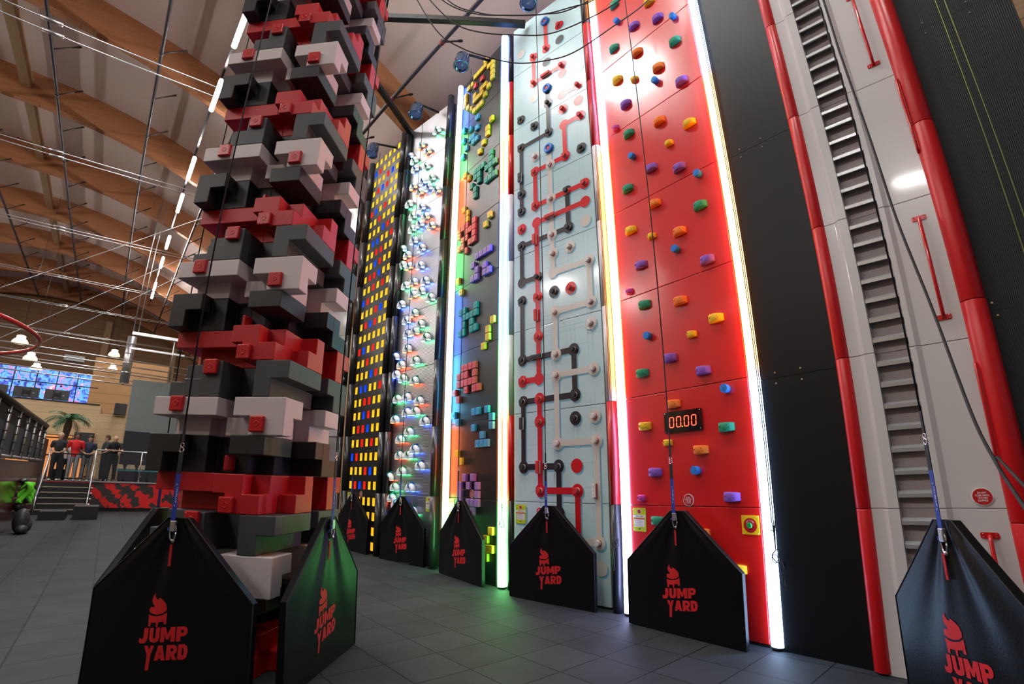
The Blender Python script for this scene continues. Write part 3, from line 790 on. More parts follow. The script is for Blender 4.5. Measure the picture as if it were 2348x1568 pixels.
# ---------------------------------------------------------------- square block grips on the black wall
BM = {'Y': mat('yellow_block_resin', (0.88, 0.58, 0.03), rough=0.5, nscale=60, bump=0.2), 'R': mat('red_block_resin', (0.70, 0.07, 0.07), rough=0.5, nscale=60, bump=0.2), 'B': mat('blue_block_resin', (0.04, 0.33, 0.62), rough=0.5, nscale=60, bump=0.2),
      'G': mat('green_block_resin', (0.02, 0.33, 0.24), rough=0.5, nscale=60, bump=0.2), 'P': mat('purple_block_resin', (0.32, 0.16, 0.52), rough=0.5, nscale=60, bump=0.2)}
G = 0.128
def make_block(k):
    t = empty('block_grip')
    MB().box(-0.057, 0.057, -0.048, 0, -0.057, 0.057).build('body', BM[k], t, bevel=0.007)
    MB().rings([[(r_ * math.cos(2 * PI * u / 12), y, r_ * math.sin(2 * PI * u / 12)) for u in range(12)] for r_, y in ((0.019, -0.0475), (0.018, -0.051), (0.012, -0.051), (0.012, -0.045))], caps=False).build('bolt_hole', BM[k], t)
    return t
protos = {}
for k in 'YRBGP':
    lst = sorted([(j, i) for kk, i, j in BLK if kk == k])
    for n_, (j, i) in enumerate(lst):
        o = make_block(k) if k not in protos else copy_tree(protos[k])
        protos.setdefault(k, o)
        o.location = on(F3, 0.06 + i * G, j * G); o.rotation_euler = (0, 0, F3[1])
        nm = {'B': 'blue'}.get(k, CN[k])
        tag(o, '%s square block grip on the black wall, %s of the %s blocks' % (nm, up(n_), nm), 'block grip', '%s block grips' % nm)

# ---------------------------------------------------------------- white pipe elbow grips on the steel wall
M_PVC = mat('white_pipe_plastic', (0.88, 0.89, 0.90), rough=0.25, namt=0.03, bump=0.0, coat=0.3, emit=(0.85, 0.92, 1.0), estr=0.22)  # faint emission imitates inner light passing through the plastic
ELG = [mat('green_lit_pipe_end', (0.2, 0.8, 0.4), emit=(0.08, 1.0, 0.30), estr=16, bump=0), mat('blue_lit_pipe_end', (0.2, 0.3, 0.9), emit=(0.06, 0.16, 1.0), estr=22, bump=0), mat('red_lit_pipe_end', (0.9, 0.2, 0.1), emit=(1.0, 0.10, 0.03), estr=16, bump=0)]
ELC = [mat('green_clamp_plastic', (0.01, 0.28, 0.12), rough=0.4), mat('blue_clamp_plastic', (0.02, 0.18, 0.50), rough=0.4), mat('teal_clamp_plastic', (0.01, 0.30, 0.34), rough=0.4)]
def make_elbow(c):
    t = empty('elbow_grip')
    def arc(a0_, a1_, n=7):
        return [(0.088 * math.cos(a0_ + (a1_ - a0_) * i / n), -0.060, 0.062 * math.sin(a0_ + (a1_ - a0_) * i / n)) for i in range(n + 1)]
    lft = arc(PI * 0.56, PI); lft.append((-0.088, -0.058, -0.04))
    rgt = arc(PI * 0.44, 0); rgt.append((0.088, -0.058, -0.04))
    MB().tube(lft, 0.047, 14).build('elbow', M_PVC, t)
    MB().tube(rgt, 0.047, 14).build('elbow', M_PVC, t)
    MB().tube([(-0.018, -0.060, 0.062), (0.018, -0.060, 0.062)], 0.055, 14).build('clamp', ELC[c], t)
    MB().box(-0.016, 0.016, -0.04, 0, 0.03, 0.135).build('bracket', ELC[c], t)
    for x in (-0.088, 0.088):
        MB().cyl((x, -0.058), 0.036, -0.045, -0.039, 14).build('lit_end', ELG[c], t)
    return t
protos = {}
ELS = sorted([(z, s) for s, z in ELB])
kept = []
for z, s in ELS:
    if all(abs(z - q[0]) > 0.10 or abs(s - q[1]) > 0.17 for q in kept): kept.append((z, min(max(s, 0.1), F4[2] - 0.1)))
for i, (z, s) in enumerate(kept):
    c = i % 3
    o = make_elbow(c) if c not in protos else copy_tree(protos[c])
    protos.setdefault(c, o)
    o.location = on(F4, s, z); o.rotation_euler = (0, 0, F4[1])
    tag(o, 'white pipe elbow grip on the perforated steel wall, %s from the floor' % (up(i)), 'elbow grip', 'white elbow grips on the steel wall')

# ---------------------------------------------------------------- signs, timer and button
def round_rect(x0, x1, z0, z1, r, n=4):
    pts = []
    for cx, cz, a0_ in ((x1 - r, z1 - r, 0), (x0 + r, z1 - r, PI / 2), (x0 + r, z0 + r, PI), (x1 - r, z0 + r, 1.5 * PI)):
        for i in range(n + 1):
            a_ = a0_ + PI / 2 * i / n
            pts.append((cx + r * math.cos(a_), cz + r * math.sin(a_)))
    return pts
def rule_sign(Fr, s, z, title, label):
    t = empty('rules_sign', on(Fr, s, z), Fr[1], label, 'sign', 'lime green rules signs')
    w, h = 0.185, 0.255
    MB().prism(round_rect(0, w, 0, h, 0.014), -0.006, 0).build('plate', M_LIME, t)
    MB().prism(disc_poly((w * .5, h * .85), 0.026), -0.0078, -0.006).build('emblem_rim', M_WHITEPRINT, t)
    MB().prism(disc_poly((w * .5, h * .85), 0.022), -0.0086, -0.0078).build('emblem', M_SIGNRED, t)
    MB().box(0.002, w - 0.002, -0.0075, -0.006, h * .59, h * .70).build('title_band', M_WHITEPRINT, t)
    txt('title', title, w * .56, h * .045, M_SIGNGREY, t, T(w * .22, -0.0076, h * .622), bold=0.03)
    MB().box(w * .1, w * .9, -0.0075, -0.006, h * .20, h * .565).build('text_box', M_WHITEPRINT, t)
    MB().box(w * .1, w * .9, -0.0082, -0.0075, h * .52, h * .565).build('red_strip', M_SIGNRED, t)
    l = MB()
    for i in range(6):
        l.box(w * .14, w * (.62 + .2 * ((i * 7) % 3) / 3), -0.0080, -0.0075, h * (.47 - i * .045), h * (.482 - i * .045))
    l.build('small_print', mat('faint_print', (0.30, 0.29, 0.31), rough=0.5), t)
    MB().ball((w * .44, -0.006, h * .115), 0.011, 0.002, 0.010).build('leaf_mark', mat('dark_green_print', (0.05, 0.12, 0.005)), t)
    MB().ball((w * .56, -0.006, h * .125), 0.008, 0.002, 0.008).build('leaf_mark', mat('dark_green_print', (0.05, 0.12, 0.005)), t)
    for x in (0.016, w - 0.016):
        for zz in (0.018, h - 0.018):
            MB().ball((x, -0.006, zz), 0.005, 0.004, 0.005, n=8, m=4).build('screw', M_CHROME, t)
rule_sign(F1, 0.040, 0.925, 'SPEED CLIMB', 'lime green rules sign at the left foot of the red wall')
rule_sign(F2, 0.028, 0.915, 'GAME RELAY', 'lime green rules sign at the left foot of the pale blue wall')
rule_sign(F3, 0.028, 0.930, 'PIXELS', 'lime green rules sign at the left foot of the block grip wall')
rule_sign(F4, 1.235, 0.930, 'PIPES', 'lime green rules sign at the right foot of the perforated steel wall')
rule_sign(F5, 0.02, 0.930, 'WINDOWS', 'lime green rules sign at the left foot of the slotted black wall')
MB().prism([(z_[0] + 0.0, z_[1]) for z_ in round_rect(0.055, 0.242, 0.885, 1.14, 0.02)], -0.001, 0.0).build('printed_offset', PM['S'], W2)

def warn_sign(Fr, s, z, label, y=0.0):
    t = empty('warning_sign', on(Fr, s, z, y), Fr[1], label, 'sign', 'round red warning signs')
    MB().prism(disc_poly((0, 0), 0.062, 32), -0.006, 0).build('rim', M_WHITEPRINT, t)
    MB().prism(disc_poly((0, 0), 0.056, 32), -0.0075, -0.006).build('plate', M_SIGNRED, t)
    for i, (s_, w_) in enumerate((('DO NOT', .050), ('CLIMB UNTIL', .082), ('YOU ARE', .056), ('CLIPPED', .056))):
        txt('lettering', s_, w_, .0125, M_WHITEPRINT, t, T(-w_ / 2, -0.0076, 0.020 - i * 0.0175), bold=0.03, depth=0.0008)
    for zz in (0.046, -0.047):
        MB().ball((0, -0.0075, zz), 0.0035, 0.003, 0.0035, n=8, m=4).build('screw', M_CHROME, t)
warn_sign(F1, 0.786, 1.272, 'small round red warning sign on the red wall above its mat')
warn_sign(F2, 0.461, 1.085, 'small round red warning sign behind the mat of the pale blue wall')
warn_sign(F3, 0.760, 1.285, 'small round red warning sign ringed by purple blocks')
warn_sign(F5, 0.669, 1.157, 'small round red warning sign on the slotted black wall')

t = empty('digital_timer', on(F1, 0.552, 1.967), F1[1], 'black digital timer with red digits on the red wall', 'timer')
MB().prism(round_rect(0, 0.464, 0, 0.222, 0.006), -0.022, 0).build('case', mat('black_acrylic', (0.008, 0.008, 0.009), rough=0.08, coat=0.6, bump=0), t)
M_DIG = mat('red_led_digit', (0.6, 0.02, 0.01), emit=(1.0, 0.06, 0.03), estr=5.0, bump=0)
M_DIGOFF = mat('unlit_segment', (0.035, 0.006, 0.005), rough=0.4, bump=0)
def digit(x, z, w, h):
    mb = MB(); th = 0.009; g = 0.003; sh = 0.05
    def seg(x0, z0, x1, z1):
        hz = abs(z1 - z0) < 1e-6
        if hz: p = [(x0 + g, z0), (x0 + g + th / 2, z0 + th / 2), (x1 - g - th / 2, z0 + th / 2), (x1 - g, z0), (x1 - g - th / 2, z0 - th / 2), (x0 + g + th / 2, z0 - th / 2)]
        else: p = [(x0, z0 + g), (x0 - th / 2, z0 + g + th / 2), (x0 - th / 2, z1 - g - th / 2), (x0, z1 - g), (x0 + th / 2, z1 - g - th / 2), (x0 + th / 2, z0 + g + th / 2)]
        mb.prism([(a_ + (b_ - z) * sh, b_) for a_, b_ in p], -0.0245, -0.022)
    for a_ in ((x, z, x + w, z), (x, z + h, x + w, z + h), (x, z, x, z + h / 2), (x, z + h / 2, x, z + h), (x + w, z, x + w, z + h / 2), (x + w, z + h / 2, x + w, z + h)):
        seg(*a_)
    return mb
for i, x in enumerate((0.068, 0.158, 0.255, 0.345)):
    digit(x, 0.055, 0.052, 0.105).build('digit', M_DIG, t)
    MB().box(x + 0.006, x + 0.050, -0.0235, -0.022, 0.104, 0.111).build('unlit_bar', M_DIGOFF, t)
MB().ball((0.228, -0.022, 0.055), 0.006, 0.003, 0.006).build('decimal_point', mat('amber_point', (0.8, 0.3, 0.05), emit=(1, 0.35, 0.05), estr=4.0, bump=0), t)
for x in (0.016, 0.448):
    for z in (0.016, 0.206):
        MB().ball((x, -0.022, z), 0.006, 0.004, 0.006, n=8, m=4).build('screw', M_CHROME, t)

t = empty('start_button_panel', on(F1, 1.362, 0.965), F1[1], 'yellow square panel with green push button on the red wall', 'button panel')
MB().prism(round_rect(0, 0.172, 0, 0.172, 0.006), -0.010, 0).build('plate', M_YELLOWPL, t, bevel=0.001)
MB().prism(disc_poly((0.086, 0.083), 0.066, 32), -0.012, -0.010).build('red_disc', M_SIGNRED, t)
MB().rings([[(0.082 + q * math.cos(2 * PI * k / 20), y, 0.083 + q * math.sin(2 * PI * k / 20)) for k in range(20)] for q, y in ((0.027, -0.012), (0.027, -0.026), (0.022, -0.032))]).build('button', M_GREENBTN, t)
for i, ch in enumerate('PUSH TO START'):
    if ch == ' ': continue
    a_ = math.radians(142 - i * 8.7)
    M_ = T(0.086 + 0.044 * math.cos(a_), -0.0122, 0.083 + 0.044 * math.sin(a_)) @ Matrix.Rotation(-(a_ - PI / 2), 4, 'Y') @ T(-0.003, 0, -0.005)
    txt('lettering', ch, 0.0062, 0.011, M_WHITEPRINT, t, M_, bold=0.02, depth=0.0008)
for x in (0.012, 0.160):
    for z in (0.012, 0.160):
        MB().ball((x, -0.010, z), 0.004, 0.003, 0.004, n=8, m=4).build('screw', M_CHROME, t)

# ---------------------------------------------------------------- white ladder column with red padding
L0, rC, wC = FC
colm = empty('climbing_wall', L0, rC, 'white glossy climbing column with metal ladder rungs and red padded edges', 'climbing wall')
M_SHELL = mat('white_gloss_shell', (0.66, 0.64, 0.64), rough=0.25, nscale=3, namt=0.03, bump=0.012, coat=0.7, coatr=0.07)
M_TREAD = mat('brushed_aluminium', (0.66, 0.68, 0.70), rough=0.33, metal=0.7, nscale=40, namt=0.08)
M_LADBACK = mat('grey_mauve_back', (0.46, 0.41, 0.41), rough=0.45, nscale=60, namt=0.1)
prof_l = [(0.05, 0.02), (0.155, 0.02), (0.185, -0.015), (0.262, -0.015), (0.268, 0.06)]
prof_r = [(0.512, 0.06), (0.516, -0.012), (0.556, -0.012), (0.592, 0.012), (0.905, 0.012)]
for i in range(8):
    z0, z1 = JZ[i] + 0.002, JZ[i + 1] - 0.002
    for nm, pr in (('left_shell', prof_l), ('right_shell', prof_r)):
        mb = MB()
        back = [(x, 0.10) for x, y in reversed(pr)]
        ring = pr + [(pr[-1][0], 0.10), (pr[0][0], 0.10)]
        mb.rings([[(x, y, z) for x, y in ring] for z in (z0, z1)], smooth=False)
        mb.build(nm, M_SHELL, colm, bevel=0.003)
    MB().box(0.262, 0.518, 0.060, 0.10, z0, z1).build('ladder_back', M_LADBACK, colm)
tread_p = None
TRD = []
for i in range(8):
    for k in range(7):
        z = JZ[i] + 0.11 + 0.1685 * k
        TRD.append(z)
tr_ring = [(-0.010, 0.0), (-0.012, 0.028), (0.020, 0.050), (0.060, 0.052), (0.060, 0.040), (0.024, 0.038), (0.002, 0.022), (0.004, 0.0)]
for z in TRD:
    if tread_p is None:
        mb = MB()
        mb.rings([[(x, y, zz - 0.03) for y, zz in tr_ring] for x in (0.266, 0.514)], smooth=False)
        tread_p = mb.build('rung', M_TREAD, colm); o = tread_p
    else:
        o = tread_p.copy(); COL.objects.link(o)
    o.location = (0, 0, z)
    if z < 7.5:
        for x in (0.292, 0.488):
            MB().ball((x, 0.0595, z + 0.065), 0.005, 0.003, 0.005, n=6, m=4).build('rivet', M_CHROME, colm) if z < 6.5 else None
for z0, z1 in [(0.012, 1.209), (1.209, 2.416), (2.416, 3.623), (3.623, 4.83), (4.83, 6.04), (6.04, 7.245), (7.245, 8.45), (8.45, 9.62)]:
    MB().cyl((0.012, 0.045), 0.060, z0 + 0.002, z1 - 0.002, 20).build('left_padding', M_REDPAD, colm, bevel=0.004)
for z0, z1 in [(0.0, 1.12), (1.12, 2.69), (2.69, 4.26), (4.26, 5.83), (5.83, 7.4), (7.4, 8.97), (8.97, 9.62)]:
    MB().cyl((0.975, 0.035), 0.083, z0 + 0.002, z1 - 0.002, 24).build('right_padding', M_REDPAD, colm, bevel=0.004)
# red grab handles: things bolted on the column
def handle(s, z0, z1, y0, label, stand=0.055, r=0.0135, plate=True):
    t = empty('grab_handle', on(FC, s, z0, y0), rC, label, 'grab handle', 'red grab handles on the white column')
    h = z1 - z0
    MB().tube([(0, 0, 0.0), (0, -stand * .6, 0.006), (0, -stand, 0.04), (0, -stand, h - 0.04), (0, -stand * .6, h - 0.006), (0, 0, h)], r, 12).build('bar', M_REDPOLE, t)
    if plate:
        for z in (0, h):
            MB().prism(round_rect(-0.052, 0.052, z - 0.021, z + 0.021, 0.012), -0.006, 0).build('mounting_plate', M_REDPOLE, t, bevel=0.001)
            for x in (-0.036, 0.036):
                for q in (-0.010, 0.010):
                    MB().ball((x, -0.006, z + q), 0.0055, 0.003, 0.0055, n=8, m=4).build('screw', M_CHROME, t)
    return t
handle(0.777, 0.19, 1.03, 0.012, 'red grab handle lowest on the white column, partly behind the mat')
handle(0.777, 2.605, 3.445, 0.012, 'red grab handle in the middle of the white column')
handle(0.777, 5.02, 5.86, 0.012, 'red grab handle high on the white column near the top of the photo')
handle(0.898, 1.535, 2.227, 0.0, 'slim red handle hugging the right padding low on the column', 0.03, 0.010, False)
handle(0.898, 4.006, 4.76, 0.0, 'slim red handle hugging the right padding high on the column', 0.03, 0.010, False)
warn_sign(FC, 0.778, 1.290, 'small round red warning sign on the white column beside the dark cable', y=0.012)

# ribbed black wall right of the column
t = empty('climbing_wall', L0, rC, 'ribbed black textile wall at the right edge behind the red padding', 'climbing wall')
M_RIB = ribbed_material('ribbed_black_textile', (0.012, 0.013, 0.015))
for z0, z1 in ((0, 2.60), (2.60, 5.2), (5.2, 9.62)):
    MB().box(1.0, 1.735, 0.07, 0.12, z0 + 0.001, z1 - 0.001).build('panel', M_RIB, t)
for x, z in ((1.085, 2.66), (1.10, 2.56), (1.04, 2.5), (1.4, 2.66), (1.4, 2.54), (1.2, 5.26), (1.2, 5.14), (1.5, 5.26), (1.5, 5.14)):
    MB().cyl((0, 0), 0.008, 0, 0.005, 10, M=T(x, 0.07, z) @ Matrix.Rotation(PI / 2, 4, 'X')).build('bolt', M_CHROME, t)
M_LINE = mat('lime_cord', (0.42, 0.46, 0.10), rough=0.6)
for i, (x0, x1) in enumerate(((1.305, 1.342), (1.345, 1.412))):
    t = empty('lime_cord', on(FC, x0, 0.02, -0.02), rC, 'thin lime green cord hanging before the ribbed wall, %s of two' % ('left' if i == 0 else 'right'), 'cord', 'lime green cords')
    MB().tube([(x1 - x0, 0, 0), (0, 0, 9.5)], 0.0028, 6).build('strand', M_LINE, t)

# ---------------------------------------------------------------- block tower
TWO = Vector((-1.768, 3.784, 0)); TWR = -0.065; TA = 0.15
tower = empty('block_climbing_tower', TWO, TWR, 'tall climbing tower of stacked white, black, red and grey foam blocks', 'climbing tower')
TM = {'W': mat('white_foam_skin', (0.72, 0.62, 0.61), rough=0.50, nscale=150, namt=0.08, bump=0.12), 'K': mat('black_foam_skin', (0.013, 0.013, 0.015), rough=0.50, nscale=150, namt=0.3, bump=0.2),
      'R': mat('red_foam_skin', (0.56, 0.008, 0.014), rough=0.48, nscale=150, namt=0.1, bump=0.12), 'G': mat('grey_foam_skin', (0.060, 0.064, 0.070), rough=0.52, nscale=150, namt=0.25, bump=0.2)}
# one row of tuples per course half: (w0, w1, u0, u1), w into the tower, u from -8 (left) to 0 (right)
CO = {
 'RL': [(0, 2, -3, -1), (2, 4, -6, 0), (2, 7, -7, -2), (4, 6, -7, -2), (6, 7, -7, 0), (7, 8, -6, -1)],
 'RU': [(0, 1, -3.7, -2), (1, 3, -8, -1), (1, 3, -8, -5), (3, 4, -8, 0), (4, 6, -7, -2), (6, 8, -7, 0)],
 'KL': [(0, 1, -8, -7), (1, 2, -8, -5), (2, 3, -8, -3), (3, 5, -7, -2), (5, 7, -7, 0), (7, 8, -5, -2)],
 'KU': [(0, 1, -8, -6), (1, 2, -8, -5), (0, 3, -3, -1), (2, 4, -8, -2), (4, 6, -7, 0), (6, 8, -7, -2)],
 'WL': [(0, 1, -2, 0), (1, 2, -7, -5), (1, 3, -4, -1), (2, 3, -8, -1), (3, 5, -7, -2), (5, 6, -7, -1), (6, 8, -5, -1)],
 'WU': [(0, 2, -8, -4), (0, 2, -3, 0), (2, 5, -7, -2), (5, 7, -7, 0), (7, 8, -7, -3)],
 'GL': [(0, 1, -6.3, -4), (1, 2, -8, -4), (0, 3, -2, -1), (2, 6, -7, -2), (3, 5, -3, -1), (6, 8, -7, 0)],
 'GU': [(0, 1, -5.3, -4), (1, 2, -7, -4), (0, 4, -2, 0), (2, 5, -7, -2), (5, 8, -7, 0)],
}
def cells(rs):
    us = [-8, -7, -6.3, -6, -5.3, -5, -4, -3.7, -3, -2, -1, 0]
    occ = set()
    for w0, w1, u0, u1 in rs:
        for w in range(int(w0), int(w1)):
            for i in range(len(us) - 1):
                if u0 <= us[i] + 1e-6 and us[i + 1] <= u1 + 1e-6: occ.add((i, w))
    return us, occ
def block_mesh(kind, part):
    """skin of one coloured course (two halves), only the cells of one part"""
    us, lo = cells(CO[kind + 'L']); _, hi = cells(CO[kind + 'U'])
    def belongs(c):
        i, w = c; u = us[i]
        p = 'rear_block' if w >= 5 else ('right_block' if u >= -4 else 'left_block')
        return p == part
    occ = {(i, w, 0) for i, w in lo if belongs((i, w))} | {(i, w, 1) for i, w in hi if belongs((i, w))}
    zs = [0.0, 0.15, 0.299]
    bm = bmesh.new(); vd = {}
    def V(i, w, k):
        key = (i, w, k)
        if key not in vd: vd[key] = bm.verts.new((us[i] * TA, w * TA, zs[k]))
        return vd[key]
    for i, w, k in occ:
        for d, q in (((0, -1, 0), ((i, w, k), (i + 1, w, k), (i + 1, w, k + 1), (i, w, k + 1))), ((0, 1, 0), ((i, w + 1, k), (i, w + 1, k + 1), (i + 1, w + 1, k + 1), (i + 1, w + 1, k))),
                     ((-1, 0, 0), ((i, w, k), (i, w, k + 1), (i, w + 1, k + 1), (i, w + 1, k))), ((1, 0, 0), ((i + 1, w, k), (i + 1, w + 1, k), (i + 1, w + 1, k + 1), (i + 1, w, k + 1))),
                     ((0, 0, -1), ((i, w, k), (i, w + 1, k), (i + 1, w + 1, k), (i + 1, w, k))), ((0, 0, 1), ((i, w, k + 1), (i + 1, w, k + 1), (i + 1, w + 1, k + 1), (i, w + 1, k + 1)))):
            if (i + d[0], w + d[1], k + d[2]) not in occ:
                bm.faces.new([V(*x) for x in q])
    bmesh.ops.dissolve_limit(bm, angle_limit=0.01, verts=bm.verts, edges=bm.edges)
    bmesh.ops.recalc_face_normals(bm, faces=bm.faces)
    me = bpy.data.meshes.new(part); bm.to_mesh(me); bm.free()
    me.materials.append(TM[kind])
    return me
TME = {}
for kind in 'RKWG':
    for part in ('left_block', 'right_block', 'rear_block'):
        TME[kind, part] = block_mesh(kind, part)
for lv in range(29):
    kind = 'RKWG'[lv % 4]
    for part in ('left_block', 'right_block', 'rear_block'):
        o = bpy.data.objects.new(part, TME[kind, part]); COL.objects.link(o); o.parent = tower
        o.location = (0, 0, lv * 0.3)
        md = o.modifiers.new('edge', 'BEVEL'); md.width = 0.006; md.segments = 2; md.limit_method = 'ANGLE'; md.angle_limit = math.radians(40)
MB().box(-6 * TA, -2.2 * TA, 3.2 * TA, 7 * TA, 0, 8.72).build('core', M_DARK, tower)
# red square holds screwed on the tower
M_HOLD = mat('red_square_hold_resin', (0.60, 0.012, 0.016), rough=0.33, nscale=80, namt=0.1, bump=0.15)
def hold_obj():
    t = MB().box(-0.062, 0.062, -0.034, 0, -0.062, 0.062).build('hand_hold', M_HOLD, tower, bevel=0.010, seg=3)
    MB().rings([[(r_ * math.cos(2 * PI * u / 14), y, r_ * math.sin(2 * PI * u / 14)) for u in range(14)] for r_, y in ((0.024, -0.0335), (0.023, -0.0365), (0.016, -0.0365), (0.014, -0.030))], caps=False).build('bolt_hole', M_HOLD, t)
    for sx, sz_ in ((-1, -1), (1, -1), (1, 1), (-1, 1)):
        MB().ball((sx * .045, -0.034, sz_ * .045), 0.004, 0.003, 0.004, n=6, m=4).build('screw', M_CHROME, t)
    return t
h0 = None
for p in range(8):
    zb = 1.2 * p
    # (u, w, z, turn)
    for u, w, z, rz in ((-2.75, 0, 0.065, 0), (-1.45, 0, 0.685, 0), (-6.45, 0, 0.84, 0), (-4.65, 0, 1.145, 0), (-4.0, 1.55, 0.385, PI / 2)):
        zz = zb + z
        if zz > 8.4 or (p == 0 and u == -1.45): continue
        if h0 is None: o = h0 = hold_obj()
        else: o = copy_tree(h0, tower)
        o.location = (u * TA, w * TA, zz); o.rotation_euler = (0, 0, rz)

# ---------------------------------------------------------------- belay gates (black pentagon mats) and straps
LOGO_FLAME = [(487, 678), (489, 697), (500, 712), (513, 716), (516, 703), (538, 716), (558, 735), (568, 760), (566, 778), (545, 792), (515, 797), (485, 792), (465, 782), (462, 765), (470, 752), (485, 757), (493, 750), (482, 738), (472, 722), (474, 700)]
LOGO_CUP = [(462, 793), (485, 803), (515, 806), (545, 801), (571, 787), (572, 850), (558, 850), (556, 835), (527, 838), (524, 865), (514, 864), (512, 840), (482, 840), (480, 860), (467, 858)]
def mir(pl, cz): return [(x, 2 * cz - z) for x, z in reversed(pl)]
_stem = [(0, 0), (0, 1), (.40, 1), (.40, 0)]
_pt = [(.40, 1), (.7, 1), (.94, .88), (1, .67), (.66, .67), (.62, .76), (.40, .76)]
_pb = [(1, .67), (.94, .46), (.7, .33), (.40, .33), (.40, .57), (.62, .57), (.66, .67)]
_dt = [(.40, 1), (.62, 1), (.90, .86), (1, .5), (.60, .5), (.56, .70), (.40, .75)]
HEAVY = {'J': (.80, [[(.42, 1), (.95, 1), (.95, .30), (.80, .04), (.45, -.06), (.05, -.04), (-.08, .08), (-.06, .34), (.22, .26), (.36, .28), (.42, .38)]]),
 'U': (1.0, [[(0, 1), (.38, 1), (.38, .36), (.45, .27), (.55, .27), (.62, .36), (.62, 1), (1, 1), (1, .28), (.86, .06), (.62, 0), (.38, 0), (.14, .06), (0, .28)]]),
 'M': (1.3, [[(0, 0), (0, 1), (.33, 1), (.5, .52), (.67, 1), (1, 1), (1, 0), (.71, 0), (.71, .50), (.58, .16), (.42, .16), (.29, .50), (.29, 0)]]),
 'P': (1.0, [_stem, _pt, _pb]),
 'Y': (1.08, [[(-.04, 1), (.36, 1), (.51, .70), (.63, 1), (1, 1), (.71, .38), (.62, -.62), (.28, -.62), (.33, .38)]]),
 'A': (1.15, [[(0, 0), (.30, 1), (.5, 1), (.5, .68), (.455, .40), (.36, 0)], [(1, 0), (.64, 0), (.545, .40), (.5, .68), (.5, 1), (.70, 1)], [(.40, .14), (.60, .14), (.55, .38), (.45, .38)]]),
 'R': (1.08, [_stem, _pt, _pb, [(.40, .34), (.72, .36), (1.02, 0), (.62, 0), (.40, .28)]]),
 'D': (1.02, [_stem, _dt, mir(_dt, .5)])}
GW, GS, GT = 1.32, 0.65, 1.175
